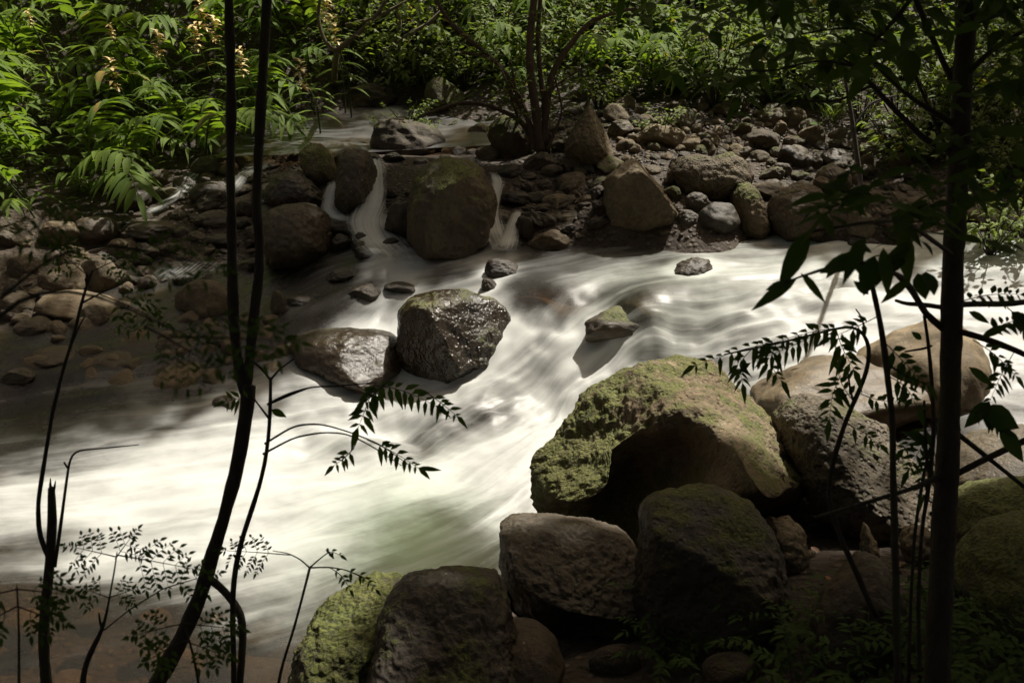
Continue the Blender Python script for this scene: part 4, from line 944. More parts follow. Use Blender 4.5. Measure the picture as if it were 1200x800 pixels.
# those in flower
for k, (px, py, lab) in enumerate([
    (34,22,"flowering ginger plant highest at the far left with a pale small flower head"),(131,86,"flowering ginger plant with the lowest wide cream flower head on the left"),(186,54,"flowering ginger plant with a broad cream flower head left of the flower trio"),
    (229,44,"flowering ginger plant with the left lower flower of the trio beside the forked tree"),(235,17,"flowering ginger plant with the top flower of the trio beside the forked tree"),(252,37,"flowering ginger plant with the right flower of the trio beside the forked tree"),
    (282,73,"flowering ginger plant with an orange cream flower between the two stems of the forked tree"),(353,87,"flowering ginger plant with a star shaped flower head above the upper pool"),
    (382,14,"flowering ginger plant at the top edge right of the forked tree"),(130,38,"flowering ginger plant with a tiny yellow bud cluster above the lowest flower"),(390,34,"flowering ginger plant under the top edge flower right of the forked tree")]):
    g = hit(px, py + 34); D = max(10.9, (g - CP) @ CF - 1.7); p = at_d(px, py, D)
    x, y = p[0] + .12, p[1] + .35; z = float(Gf(x, y)); base = np.array([x, y, z - .02])
    w = Wood(); lf = Leaves(); pts = [base, base * .5 + p * .5 + np.array([.05, .12, .05]), p]; w.add(pts, [.012, .010, .007], 5, .03)
    h = p[2] - z
    for q in range(9):
        t = .35 + .55 * q / 9; b = base + (p - base) * t + np.array([.03, .06, 0]); s = 1 if q % 2 else -1
        lf.leaf(b, np.array([s * .9, -.5 + .3 * rg.random(), .25]), ZUP, .34, .06, .5, .22, rg.random(), 5, .75)
    fm = FLW[k % 3].copy(); fm.transform(Matrix.Scale(1.5 if k not in (0, 9) else .9, 4)); fm.transform(Matrix.Translation(Vector(tuple(p))))
    world_thing("ginger_plant", lab, "ginger plant", base, [("stem", w.mesh("stem", M_STEM)), ("leaves", lf.mesh("leaves", M_GINGER)), ("flower_head", fm)])

# ---------------------------------------------------------------- leafy shrubs
def shrub_meshes(seed, n, ll, lw, rad, hgt, mat=None, bark=None):
    r = random.Random(seed); w = Wood(); lf = Leaves()
    for k in range(n):
        a = r.uniform(0, 6.28); sp = rad * r.uniform(.35, 1.0); h = hgt * r.uniform(.45, 1.0)
        tip = np.array([math.cos(a) * sp, math.sin(a) * sp, h]); mid = tip * .5 + np.array([0, 0, h * .18])
        w.add([np.zeros(3), mid, tip], [.010, .006, .002], 4, .03, res=7)
        for q in range(r.randint(12, 20)):
            t = r.uniform(.3, 1.0); b = (1 - t) ** 2 * np.zeros(3) + 2 * t * (1 - t) * mid + t * t * tip
            b = b + np.array([r.gauss(0, .05), r.gauss(0, .05), r.gauss(0, .05)]) * rad
            d = np.array([math.cos(a) + r.gauss(0, .9), math.sin(a) + r.gauss(0, .9), r.uniform(-.3, .5)])
            lf.leaf(b, d, ZUP + np.array([r.gauss(0, .35), r.gauss(0, .35), 0]), ll * r.uniform(.6, 1.2), lw * r.uniform(.7, 1.2), r.uniform(.1, .45), .15, r.random(), 3, .75)
    return w.mesh("branches", bark or M_BARK), lf.mesh("leaves", mat or M_SHRUB)
SHR = [shrub_meshes(21, 16, .10, .045, .5, .75), shrub_meshes(22, 20, .085, .04, .55, .6), shrub_meshes(23, 14, .13, .06, .6, .9), shrub_meshes(24, 14, .06, .028, .35, .4), shrub_meshes(25, 18, .10, .03, .6, 1.0)]
_sp = {}
def shrub(base, v, s, label, group=None, name="leafy_shrub", cat="shrub"):
    if v in _sp: e = copy_thing(*_sp[v])
    else: e = empty(name, (0, 0, 0)); _sp[v] = (e, [part("branches", SHR[v][0], e), part("leaves", SHR[v][1], e)])
    e.name = name; e.location = tuple(base); e.rotation_euler = (rg.uniform(-.15, .3), 0, rg.uniform(0, 6.28)); e.scale = (s, s, s * rg.uniform(.8, 1.1))
    if "group" in e: del e["group"]
    return tag(e, label, cat, group)
for k in range(30):                                           # right bank, broad leaved
    px = 830 + (k % 10) * 44 + rg.uniform(-18, 18); py = 128 - (k // 10) * 52 + rg.uniform(-14, 14) + (18 if px > 1000 else 0)
    b = hit(px, py); shrub(b - np.array([0, 0, .05]), rg.choice([0, 2, 4, 1]), rg.uniform(.9, 1.5), "broad leaved shrub with sun flecks on the far bank behind the thick dark trunk", "broad leaved shrubs of the far right bank")
for k in range(14):
    px = 1090 + (k % 7) * 28 + rg.uniform(-12, 12); py = 205 - (k // 7) * 40 + rg.uniform(-14, 14)
    b = hit(px, py); shrub(b - np.array([0, 0, .05]), rg.choice([0, 2, 4]), rg.uniform(.6, 1.0), "low leafy shrub on the far right bank near the waterline beyond the thick trunk", "low shrubs of the far right waterline")
for k in range(26):
    px = 420 + (k % 13) * 33 + rg.uniform(-14, 14); py = 92 - (k // 13) * 50 + rg.uniform(-16, 16)
    b = hit(px, py); shrub(b - np.array([0, 0, .05]), rg.choice([0, 1, 4]), rg.uniform(.7, 1.2), "small leaved shrub in the dense green bank above the upper pool and the cobbles", "small leaved shrubs of the far middle bank")
for px, py, v, s, lab in [(478,150,3,1.1,"low leafy plant sprouting on top of the dark overhanging rock"),(450,152,3,.7,"small leafy plant at the left end of the dark overhanging rock"),(512,158,3,.8,"small leafy plant hanging at the right end of the dark overhanging rock"),
    (410,95,3,1.0,"small leafy plant on the shaded ledge left of the upper waterfall"),(790,105,0,1.0,"bright green leafy shrub leaning over the cobble bank"),(815,80,2,1.0,"bright large leaved shrub behind the cobble bank"),
    (1060,180,3,1.3,"leafy seedling among the mossy stones right of the thin dark stem"),(1040,160,0,.8,"light green shrub between the thin stem and the thick trunk"),(1160,292,0,.75,"bright green shrub by the water right of the thick trunk"),(1195,275,2,.7,"bright shrub at the right edge by the far waterline"),
    (700,122,0,.8,"leafy shrub drooping over the pointed boulder from behind"),(745,112,2,.7,"large leaved shrub drooping behind the lit olive rock"),(860,118,0,.9,"leafy shrub drooping over the upper right end of the cobble bank"),(775,150,3,1.0,"small bright sprig hanging over the flat tan slab"),(900,118,4,.9,"narrow leaved shrub behind the dark flat topped rock"),(640,118,4,.7,"narrow leaved shrub just behind the reddish bush"),
    (985,118,4,.8,"light green shrub just right of the tall tan lit rock")]:
    shrub(surf(px, py + 6) - np.array([0, 0, .03]), v, s, lab)
def grass_tuft(base, n, h, label):
    lf = Leaves(); r = random.Random(8)
    for k in range(n):
        a = r.uniform(0, 6.28); lf.leaf((r.gauss(0, .05), r.gauss(0, .05), 0), (math.cos(a) * .5, math.sin(a) * .5, 1), (math.cos(a), math.sin(a), .1), h * r.uniform(.6, 1.1), .012, r.uniform(.2, .6), .1, r.random(), 4, .5)
    o = obj("grass_tuft", lf.mesh("grass_tuft", M_SHRUB), loc=base); tag(o, label, "grass tuft")
grass_tuft(hit(975, 142), 60, .5, "tuft of long thin grass above the mossy flat stone on the far bank")
grass_tuft(hit(800, 40), 50, .6, "tuft of pale thin grass at the top behind the cobble bank")

# ---------------------------------------------------------------- the reddish bush and its long limbs
def leafy_along(lf, P, n, ll, lw, spread, r, droop=.3, start=.2, segs=3):
    P = np.array(P); seg = np.r_[0, np.cumsum(np.linalg.norm(np.diff(P, axis=0), axis=1))]
    for k in range(n):
        t = seg[-1] * r.uniform(start, 1.0); b = np.array([np.interp(t, seg, P[:, q]) for q in range(3)])
        b = b + np.array([r.gauss(0, spread), r.gauss(0, spread), r.gauss(0, spread * .7)])
        lf.leaf(b, (r.gauss(0, 1), r.gauss(0, 1), r.uniform(-.4, .5)), ZUP + np.array([r.gauss(0, .4), r.gauss(0, .4), 0]), ll * r.uniform(.6, 1.25), lw * r.uniform(.7, 1.2), droop * r.uniform(.4, 1.4), .15, r.random(), segs, .75)
r = random.Random(31); w = Wood(); lf = Leaves(); D0 = (hit(632, 182) - CP) @ CF - .25
limbs = [[(634,180,12),(628,130,11),(622,90,10),(620,50,9),(626,0,9),(630,-60,8)], [(634,176,9),(640,140,7),(632,80,6),(630,40,6),(634,-10,5)], [(630,170,7),(612,120,6),(590,80,6),(560,55,5),(525,25,5),(505,-10,4)],
         [(636,170,9),(645,90,8),(655,70,7),(690,25,6),(720,15,4),(745,10,3)], [(632,160,6),(600,135,5),(570,122,5),(540,120,5),(510,130,4),(490,138,3)], [(640,170,5),(640,110,4),(650,100,3),(700,70,2)],
         [(630,160,5),(600,110,4),(593,100,3.5),(603,95,3),(598,70,2.5)], [(634,170,4),(610,150,3),(585,70,2.5),(540,60,2)], [(636,180,4),(645,150,4),(643,190,3)], [(628,178,5),(618,140,4),(606,118,3),(600,80,2)], [(640,178,5),(652,150,4),(660,130,3),(650,90,2)]]
for i, L in enumerate(limbs):
    P = w.px([(a, b, c, D0 + (i % 3 - 1) * .12 * k / 4) for k, (a, b, c) in enumerate(L)], D0, n=6, knob=.08, seed=i)
    leafy_along(lf, P, 55 if i != 8 else 10, .085, .038, .14, r, start=.45)
base = at_d(634, 184, D0); FARTREE = (w, lf, base, D0)
world_thing("reddish_bush", "many stemmed reddish bush with arching limbs rising from the mossy rocks at centre", "bush", base, [("branches", w.mesh("branches", M_REDBARK)), ("leaves", lf.mesh("leaves", M_SHRUB))])
# pale limbed shrub at the top, left of centre
r = random.Random(33); w = Wood(); lf = Leaves(); D1 = 12.3
for i, L in enumerate([[(395,60,7),(425,35,6),(445,15,5),(460,-15,5)], [(405,30,5),(440,22,4),(470,5,4),(500,-10,3)], [(520,12,6),(500,30,5),(478,40,4),(460,55,3)], [(465,10,4),(470,30,4),(462,52,3),(450,60,2)], [(395,60,7),(380,50,5),(372,20,4),(378,-20,3)]]):
    P = w.px(L, D1, n=6, seed=i); leafy_along(lf, P, 80, .075, .034, .16, r, start=0)
b0_ = hit(392, 100); w.add([b0_, at_d(392, 80, D1), at_d(395, 60, D1)], [.04, .035, .03], 6)
world_thing("pale_limbed_shrub", "small leaved shrub with crooked pale limbs at the top, right of the forked tree", "shrub", b0_, [("branches", w.mesh("branches", M_PALEBARK)), ("leaves", lf.mesh("leaves", M_SHRUB))])

# ---------------------------------------------------------------- leaves made of leaflets
def pinnate(lf, w, P, n, ll, lw, r, droop=.25, start=.2, thick=.0016, up=None, tip=True):
    """a feathered leaf along the polyline P"""
    P = np.array(P, float); seg = np.r_[0, np.cumsum(np.linalg.norm(np.diff(P, axis=0), axis=1))]
    f = lambda t: np.array([np.interp(t * seg[-1], seg, P[:, q]) for q in range(3)])
    w.add([f(t) for t in np.linspace(0, 1, 5)], [thick, thick * .9, thick * .8, thick * .6, thick * .4], 4, .02, res=9)
    up = nrm(up) if up is not None else ZUP
    for k in range(n):
        t = start + (1 - start) * (k + r.uniform(.35, .85)) / n; b = f(t); tan = nrm(f(min(1, t + .05)) - f(t - .05)); side = nrm(np.cross(tan, up))
        for s in (-1, 1):
            sz = math.sin(math.pi * (.25 + .65 * t)) ** .6
            if r.random() < .10: continue
            sz *= r.uniform(.72, 1.1)
            lf.leaf(b + tan * r.uniform(-.004, .004), side * s + tan * r.uniform(.35, .7) + up * r.uniform(-.2, .15), up + np.array([r.gauss(0, .2), r.gauss(0, .2), 0]), ll * sz * r.uniform(.8, 1.15), lw * sz, droop * r.uniform(.5, 1.5), .15, r.random(), 3, .7)
    if tip: lf.leaf(f(1), f(1) - f(.9), up, ll, lw, droop, .15, r.random(), 3, .7)
def feathered(lf, w, p0, p1, D, npin, pl, ll, lw, r, sag=.0, up=(0, -.75, .65), tilt=0.):
    """a twice feathered leaf from photo point p0 to p1 at distance D"""
    a = at_d(p0[0], p0[1], D); b = at_d(p1[0], p1[1], D + tilt); up = nrm(up)
    m = (a + b) / 2 + up * np.linalg.norm(b - a) * .08; ln = np.linalg.norm(b - a)
    f = lambda t: (1 - t) ** 2 * a + 2 * t * (1 - t) * m + t * t * b - ZUP * sag * ln * t * t
    w.add([f(t) for t in np.linspace(0, 1, 6)], np.linspace(.0022, .001, 6), 5, .02, res=12)
    for k in range(npin):
        t = .25 + .72 * (k + .5) / npin; q = f(t); tan = nrm(f(t + .02) - f(t - .02)); side = nrm(np.cross(tan, up)); L = pl * math.sin(math.pi * (.3 + .55 * t))
        for s in (-1, 1):
            d = nrm(side * s + tan * .55 + up * r.uniform(-.15, .1)); e = q + d * L - ZUP * L * .15
            pinnate(lf, w, [q, q + d * L * .5, e], max(3, int(L / ll * 1.7)), ll, lw, r, .2, .12, .0009, up)
    pinnate(lf, w, [f(1), f(1) + nrm(f(1) - f(.9)) * pl * .6], 4, ll, lw, r, .2, .1, .0009, up)
def foot(D, px, py):                                          # where a stem that leaves the frame reaches the ground
    p = at_d(px, py, D); return np.array([p[0], p[1], float(Gf(p[0], p[1])) - .05])

# crown clumps: leaf quads in numpy
def clump(c, rad, n, size, rs, flat=.7):
    v = rs.normal(size=(n, 3)); v /= np.linalg.norm(v, axis=1)[:, None]; v *= (rs.uniform(0, 1, (n, 1)) ** .45) * rad; v[:, 2] *= flat
    v *= (1 + .45 * perlin(v / rad * 1.8 + c))[:, None]
    p = v + np.asarray(c); d = rs.normal(size=(n, 3)); d[:, 2] *= .5; d /= np.linalg.norm(d, axis=1)[:, None]
    u = np.cross(d, np.c_[rs.normal(0, .5, n), rs.normal(0, .5, n), np.ones(n)]); u /= np.linalg.norm(u, axis=1)[:, None]
    L = size * rs.uniform(.6, 1.3, (n, 1)); W = L * .24
    V = np.stack([p - d * L / 2, p - u * W, p + d * L / 2 - [0, 0, .02], p + u * W], 1).reshape(-1, 3)
    return V, np.arange(4 * n).reshape(n, 4), np.repeat(rs.uniform(0, 1, n), 4)
def crown_mesh(clumps, seed, size, mat):
    rs = np.random.RandomState(seed); Vs, Fs, As, k = [], [], [], 0
    for c, rad, n in clumps:
        V, F, A = clump(np.array(c), rad, n, size, rs); Vs.append(V); Fs.append(F + k); As.append(A); k += len(V)
    return make_mesh("crown", np.vstack(Vs), np.vstack(Fs), mat, False, {"leafrnd": np.concatenate(As)})
def shade_at(px, py, H, dz=0.0):                               # the crown point whose shade falls on this spot
    g = surf(px, py); return g + SV * (H / SV[2])

# ---------------------------------------------------------------- the forked tree at the left
DA = 3.9; w = Wood(); r = random.Random(41)
pA = foot(DA, 120, 880)
main = [at_d(x, y, DA) for x, y in [(178,805),(205,765),(228,715),(245,668),(262,605),(280,540),(289,490),(290,452)]]
w.add([pA] + main, [x / 2 * DA / FPX for x in (22,19,18.5,18,17,16,16,16,17)], 12, .2, 1)
topL = [(288,460,14),(279,430,14),(274,380,13),(272,300,12),(270,200,11),(271,100,11),(268,0,11),(266,-90,10)]
topR = [(289,460,13),(293,420,13),(297,370,13),(303,330,12),(305,290,11),(300,240,11),(303,180,11),(307,100,11),(313,0,11),(318,-90,10)]
PL = w.px(topL, DA, n=9, seed=2, knob=.2); PR = w.px(topR, DA, n=9, seed=3, knob=.2)
w.px([(243,676,11),(262,690,9),(283,718,9),(285,745,9),(280,815,8)], DA, n=8, seed=4)
w.px([(243,672,13),(240,664,9),(239,655,6)], DA, n=7, seed=5)
CA = []                                                        # crown high above the picture; low ones behind the camera added to block skylight
for c in [(-1.2,4.6,6.6),(-.2,5.4,7.2),(-2.4,5.2,7.0),(.7,5.8,7.3),(-1.4,6.4,7.6),(-3.4,6.6,7.2),(-2.2,3.4,6.6),(-.4,3.2,6.8),(-3.8,4.2,6.8),(-1.6,1.2,6.4),(.2,.8,6.6),(-3.6,1.6,6.6),(-1.0,-1.2,6.2),(-3.4,-1.0,6.0),(-5.2,3.0,6.8),(-5.4,.4,6.4),(-5.5,-4.5,3.6),(-3.4,-5,4.6),(-1.4,-5.2,3.4),(-6.6,-2,4.4),(-2.4,-4.2,5.6),(-6.8,.8,4.6),(-4.6,-4.4,2.4),(-2,-5.4,2.6)]: CA.append((c, 1.25, 1100))
for c, _, _ in CA[:9]:
    src = PL[-1] if c[0] < -1 else PR[-1]; w.add([src, src * .5 + np.array(c) * .5 + np.array([0, 0, .6]), c], [.016, .014, .006], 6, .1, res=10)
world_thing("forked_tree", "slender dark tree on the left, forked into two upright stems before the white water", "tree", pA, [("trunk", w.mesh("trunk", M_BARK)), ("crown", crown_mesh(CA, 51, .24, M_CANOPY))])

# ---------------------------------------------------------------- the thick dark trunk at the right
DF = 3.5; w = Wood(); lf = Leaves(); r = random.Random(43); pF = foot(DF, 1090, 860)
trunk = [(1098,810,30),(1102,700,29),(1107,600,28),(1112,500,26),(1115,400,25),(1117,300,24),(1123,200,24),(1128,100,23),(1135,0,23),(1141,-100,22)]
T3 = [at_d(a, b, DF) for a, b, _ in trunk]; w.add([pF] + T3, [17 * DF / FPX] + [c / 2 * DF / FPX for _, _, c in trunk], 14, .12, 6, res=120)
br = [[(1120,180,9),(1085,165,8),(1050,130,7),(1022,100,6),(1004,78,5),(985,68,3)], [(1124,150,8),(1060,110,5),(1010,60,5),(1040,35,5),(1075,-10,5)], [(1114,357,8),(1150,356,7),(1185,356,7),(1230,350,6)], [(1114,392,9),(1085,368,8),(1068,340,6),(1050,322,4)],
      [(1112,385,8),(1150,395,8),(1190,410,7),(1230,430,6)], [(1115,362,6),(1085,357,6),(1062,356,5),(1050,352,4)], [(1130,30,10),(1160,20,9),(1210,0,8)], [(1126,95,7),(1160,60,6),(1210,30,5)], [(1127,120,8),(1090,40,7),(1065,-20,7)], [(1108,562,8),(1150,540,8),(1210,512,8)], [(1109,555,7),(1070,572,6),(1010,590,5),(955,606,4)], [(1112,500,6),(1150,530,6),(1200,570,5)],
      [(1121,200,5),(1090,130,4),(1060,60,4),(1000,30,3),(940,40,2)], [(1004,78,4),(960,70,3),(900,85,2.5),(850,80,2)], [(1022,100,3.5),(980,120,3),(930,118,2)]]
BP = [w.px([(a, b, c, DF - .25 * math.sin(i * 2.1) * k / 3) for k, (a, b, c) in enumerate(L)], DF, n=7, seed=10 + i) for i, L in enumerate(br)]
# leaves in its shade, on twigs across the upper right of the picture
def near_leaf_spray(px, py, D, n, ll, lw, sx, sy, lf, w, r, src=None):
    c = at_d(px, py, D)
    for k in range(n):
        q = at_d(px + r.gauss(0, sx), py + r.gauss(0, sy), D + r.gauss(0, .25))
        tw = q + np.array([r.gauss(0, .06), r.gauss(0, .06), r.uniform(.02, .08)])
        for z in range(r.randint(2, 4)):
            d = np.array([r.gauss(0, 1), r.gauss(0, .8), r.uniform(-.5, .25)])
            lf.leaf(tw + np.array([r.gauss(0, .015)] * 3), d, ZUP + np.array([r.gauss(0, .35), r.gauss(0, .35) - .3, 0]), ll * r.uniform(.6, 1.2), lw * r.uniform(.7, 1.2), r.uniform(.1, .5), .15, r.random(), 4, .75)
        if k % 3 == 0: w.add([c * .4 + tw * .6 + np.array([0, 0, .03]), tw], [.003, .0012], 4, .02, res=4)
for px, py, D, n, sx, sy in [(860,20,3.9,26,26,18),(930,10,3.6,34,30,20),(1000,20,3.4,34,30,24),(1060,20,3.3,30,28,22),(1170,30,3.2,34,26,26),(890,70,3.9,20,34,16),(960,85,3.6,22,34,22),(1040,75,3.3,14,26,20),(1180,110,3.2,30,22,24),(1185,180,3.2,24,18,24),(1165,215,3.1,20,22,16),(840,105,4.0,10,20,12),(905,110,3.8,16,24,14),(760,15,4.2,8,24,10)]:
    near_leaf_spray(px, py, D, int(n * .64), .095, .040, sx, sy, lf, w, r)
for px, py, D, n, sx, sy in [(960,255,2.7,14,28,12),(1020,250,2.7,22,34,14),(1075,255,2.7,20,24,16),(1000,285,2.6,16,26,12),(1055,290,2.6,18,24,16),(1160,270,2.6,10,26,20)]:
    near_leaf_spray(px, py, D, int(n * .42), .085, .032, sx, sy, lf, w, r)
def leafpx(lf, p0, p1, wpx, D, r, dD=0., n=5):                  # one leaf from photo point to photo point
    a, b = at_d(p0[0], p0[1], D), at_d(p1[0], p1[1], D + dD); L = np.linalg.norm(b - a)
    lf.leaf(a, b - a, (r.gauss(0, .2), -.8, .6), L, wpx * D / FPX, .04, .22, r.random(), n, .8)
DL = 2.6
for p0, p1, wd in [((948,270),(912,338),24),((935,325),(880,362),15),((925,332),(897,338),12),((938,320),(968,354),13),((1055,268),(1066,332),26),((1068,325),(1032,354),12),((1018,345),(1000,328),12),((1010,300),(960,318),22),((1025,300),(1012,345),26),((1060,300),(1030,318),20),((1085,318),(1095,345),20),((990,300),(968,325),14),((1035,290),(1040,345),20),((1075,320),(1085,350),24)]:
    leafpx(lf, p0, p1, wd, DL, r, r.uniform(-.08, .08))
w.px([(900,338,2,DL),(940,324,3,DL),(960,314,4,DL),(1010,305,5,DL),(1060,325,6,3.0),(1085,366,7,DF)], DL, n=6)
w.px([(948,272,3,DL),(1000,262,4,DL),(1060,258,5,3.0),(1118,300,6,DF)], DL, n=6)
# right hand sprays around the trunk's lower branches
for p0, p1, D in [((1120,355),(1195,345),3.2),((1150,395),(1205,372),3.3),((1140,398),(1190,440),3.2),((1190,410),(1160,470),3.2),((1130,480),(1175,500),3.2),((1180,360),(1215,400),3.2)]:
    pinnate(lf, w, [at_d(*p0, D), at_d((p0[0] + p1[0]) / 2, (p0[1] + p1[1]) / 2 - 6, D), at_d(*p1, D)], 8, .045, .018, r, .25, .2, .0018, (0, -.7, .7))
for p0, p1, wd in [((1150,480),(1195,500),30),((1160,470),(1130,500),18),((1170,500),(1200,540),24),((1135,365),(1160,378),10),((1185,365),(1205,385),16),((1135,430),(1165,452),12),((1150,395),(1185,378),10)]: leafpx(lf, p0, p1, wd, 3.2, r)
CF_ = []
for c in [(2.2,5.2,6.8),(3.4,6.2,7.2),(4.6,5.4,7.0),(1.3,5.8,7.1),(3.3,6.5,7.3),(4.2,6.9,7.4),(5.6,6.9,7.4),(6.8,5.6,7.2),(3.0,3.6,6.6),(5.0,3.6,6.6),(1.2,3.4,6.8),(2.0,1.6,6.4),(4.0,1.4,6.4),(2.6,-.8,6.2),(5.2,-.6,6.2),(6.6,2.6,6.6),(7.0,7.4,7.6),(7.8,6.6,7.6),(1.4,-2.4,6.0),(4.0,-3.0,6.0),(2.9,5.3,7.3),(1,-5.2,3.6),(3.2,-5,4.4),(5.2,-4.2,3.6),(6.8,-2,4.2),(7.4,.6,4.6),(2,-4.4,5.4),(4.2,-5.2,2.6),(.4,-5.4,2.6),(6.6,-3.6,2.8),(8,2.8,5)]: CF_.append((c, 1.25, 1200))  # low clumps behind the camera are unseen screens added to darken the bank
CF_ += [((3.0,7.4,7.1), .58, 280), ((2.45,7.15,7.0), .55, 300), ((3.9,7.9,7.4), .5, 160)]  # small unseen clumps added to shade the near slabs
for c, _, _ in CF_[:8]: w.add([T3[-1], T3[-1] * .5 + np.array(c) * .5 + np.array([0, 0, .5]), c], [.03, .02, .006], 6, .1, res=10)
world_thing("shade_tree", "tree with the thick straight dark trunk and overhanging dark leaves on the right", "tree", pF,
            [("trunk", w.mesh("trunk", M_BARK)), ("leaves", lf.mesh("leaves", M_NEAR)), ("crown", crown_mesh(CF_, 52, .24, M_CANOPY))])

# ---------------------------------------------------------------- thin stems at the right
def stem_plant(name, label, cat, paths, D, base_px, sprays=(), big=(), seed=1, bark=None, mat=None):
    w = Wood(); lf = Leaves(); r = random.Random(seed); b = foot(D, *base_px) if base_px[1] >= 790 else surf(*base_px); first = True
    for L in paths:
        P = [at_d(p[0], p[1], p[3] if len(p) > 3 else D) for p in L]; rd = [p[2] / 2 * D / FPX for p in L]
        if first: P = [b] + P; rd = [rd[0] * 1.1] + rd; first = False
        w.add(P, rd, 7, .12, seed)
    for s in sprays: s(lf, w, r)
    for p0, p1, wd in big: leafpx(lf, p0, p1, wd, D, r)
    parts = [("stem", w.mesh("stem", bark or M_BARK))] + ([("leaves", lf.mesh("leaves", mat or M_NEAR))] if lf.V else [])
    return world_thing(name, label, cat, b, parts)
FE = lambda p0, p1, D, npin, pl, ll, lw, tilt=0., sag=.0: (lambda lf, w, r: feathered(lf, w, p0, p1, D, npin, pl, ll, lw, r, sag, tilt=tilt))
PI_ = lambda pts, D, n, ll, lw, dr=.25: (lambda lf, w, r: pinnate(lf, w, [at_d(a, b, D) for a, b in pts], n, ll, lw, r, dr, .15, .0018, (0, -.75, .65)))
stem_plant("sapling", "thin upright sapling with a dark bare stem left of the thick trunk", "sapling",
    [[(1052,800,9),(1050,690,9),(1048,600,9),(1046,540,8),(1047,500,8),(1040,440,8),(1034,390,7),(1026,350,6),(1020,326,5)], [(1038,425,3),(1060,440,2.5),(1085,450,2)]], 3.3, (1053, 830),
    [PI_([(1036,400),(1060,425),(1085,450)], 3.3, 8, .055, .022), PI_([(1030,370),(1000,385),(975,395)], 3.2, 7, .05, .018), PI_([(1040,440),(1062,450),(1075,478)], 3.25, 6, .05, .02)], seed=61)
stem_plant("sapling", "crooked thin sapling from the soil patch with a dark feathery branch above the big boulder", "sapling",
    [[(1022,712,8),(1000,662,7),(985,630,7),(972,590,6),(970,575,6),(976,540,6),(992,490,6),(1008,455,5),(1018,430,5),(1020,405,5),(1014,388,4),(1000,380,3),(960,390,3),(900,405,2.5),(850,415,2)], [(1000,470,3),(996,455,2.5),(993,430,2)], [(1014,388,3),(1010,372,2),(1003,362,1.5)]], 3.9, (1035, 730),
    [PI_([(1000,382),(950,388),(905,402)], 3.8, 9, .055, .022, .5), PI_([(960,390),(930,405),(880,425)], 3.8, 9, .06, .022, .6), PI_([(930,398),(880,405),(815,428)], 3.8, 10, .055, .021, .5), PI_([(910,402),(900,425),(915,445)], 3.75, 6, .06, .022, .4), PI_([(880,410),(865,425),(870,448)], 3.8, 6, .055, .021, .5), PI_([(980,386),(985,405),(1000,432)], 3.8, 7, .07, .026, .4),
     PI_([(1000,470),(985,450),(982,435)], 3.9, 5, .06, .022), PI_([(1005,460),(1030,470),(1055,470)], 3.9, 5, .05, .02), PI_([(990,495),(1010,505),(1030,520)], 3.9, 5, .05, .02), PI_([(985,440),(975,460),(972,490)], 3.85, 6, .075, .022)], seed=62)
stem_plant("vine", "thin hanging vine stem just left of the thick trunk, knotted halfway", "vine",
    [[(1078,800,5),(1076,700,5),(1080,620,5),(1090,560,5),(1095,500,5),(1092,450,5),(1088,400,4),(1083,370,4)], [(1090,560,4),(1085,530,4),(1083,470,3)], [(1060,412,2),(1085,408,3),(1092,405,3)]], 3.7, (1079, 830), [PI_([(1095,500),(1070,515),(1060,525)], 3.7, 6, .06, .02), PI_([(1095,505),(1075,530),(1065,550)], 3.7, 6, .06, .02), PI_([(1092,520),(1085,545),(1080,580)], 3.7, 6, .05, .018)], [((1080,398),(1068,388),8), ((1090,520),(1060,505),12)], seed=63)
stem_plant("vine", "pale thin vine stem nearest the thick trunk, reaching down to the mossy stones", "vine", [[(1064,800,4),(1068,690,4),(1072,620,4),(1085,540,4),(1098,500,4)]], 3.8, (1063, 830), seed=64)
stem_plant("thin_tree", "thin dark stem standing in the far right rock pile with a diagonal branch", "tree",
    [[(1010,222,6),(1004,180,6),(1000,150,6),(996,120,5),(990,90,4),(986,70,3)], [(1000,150,3),(1020,120,3),(1050,112,2)]], 8.2, (1011, 232), [lambda lf, w, r: leafy_along(lf, [at_d(996,120,8.2), at_d(986,70,8.2)], 24, .10, .045, .2, r)], seed=65)
# ---------------------------------------------------------------- saplings and seedlings at the left
stem_plant("sapling", "slim sapling beside the forked tree with two long arching twigs over the white water", "sapling",
    [[(272,690,7),(280,640,6),(294,600,6),(306,565,5),(314,525,5),(317,480,4.5),(317,445,4)], [(310,520,3),(345,498,2.5),(375,496,2),(410,506,2),(445,520,1.5),(480,545,1)], [(308,532,3),(345,512,2.5),(380,506,2),(408,508,2),(440,525,1.5),(470,545,1)], [(313,474,3),(335,462,2.5),(365,453,2),(400,452,2),(440,448,1.5)], [(313,474,3),(335,465,2),(360,455,2)],
     [(317,445,3.5),(305,430,3),(292,420,2)], [(317,445,3),(328,432,2.5),(345,420,2)], [(315,490,3),(300,470,2),(285,455,1.5)], [(420,512,1.5),(415,525,1),(400,540,1)]], 3.8, (262, 812),
    [PI_([(440,448),(430,475),(420,500)], 3.75, 5, .07, .026, .3), PI_([(430,450),(470,455),(510,475)], 3.75, 8, .06, .022, .3), PI_([(500,460),(515,470),(535,487)], 3.75, 5, .05, .018, .3), PI_([(430,515),(460,528),(490,548)], 3.75, 7, .05, .02, .3), PI_([(415,525),(405,535),(392,545)], 3.75, 4, .045, .018), PI_([(300,468),(285,465),(265,470)], 3.8, 4, .05, .016), PI_([(450,450),(440,460),(428,470)], 3.75, 4, .06, .022)], [((318,480),(336,488),9), ((490,548),(518,550),6)], seed=71)
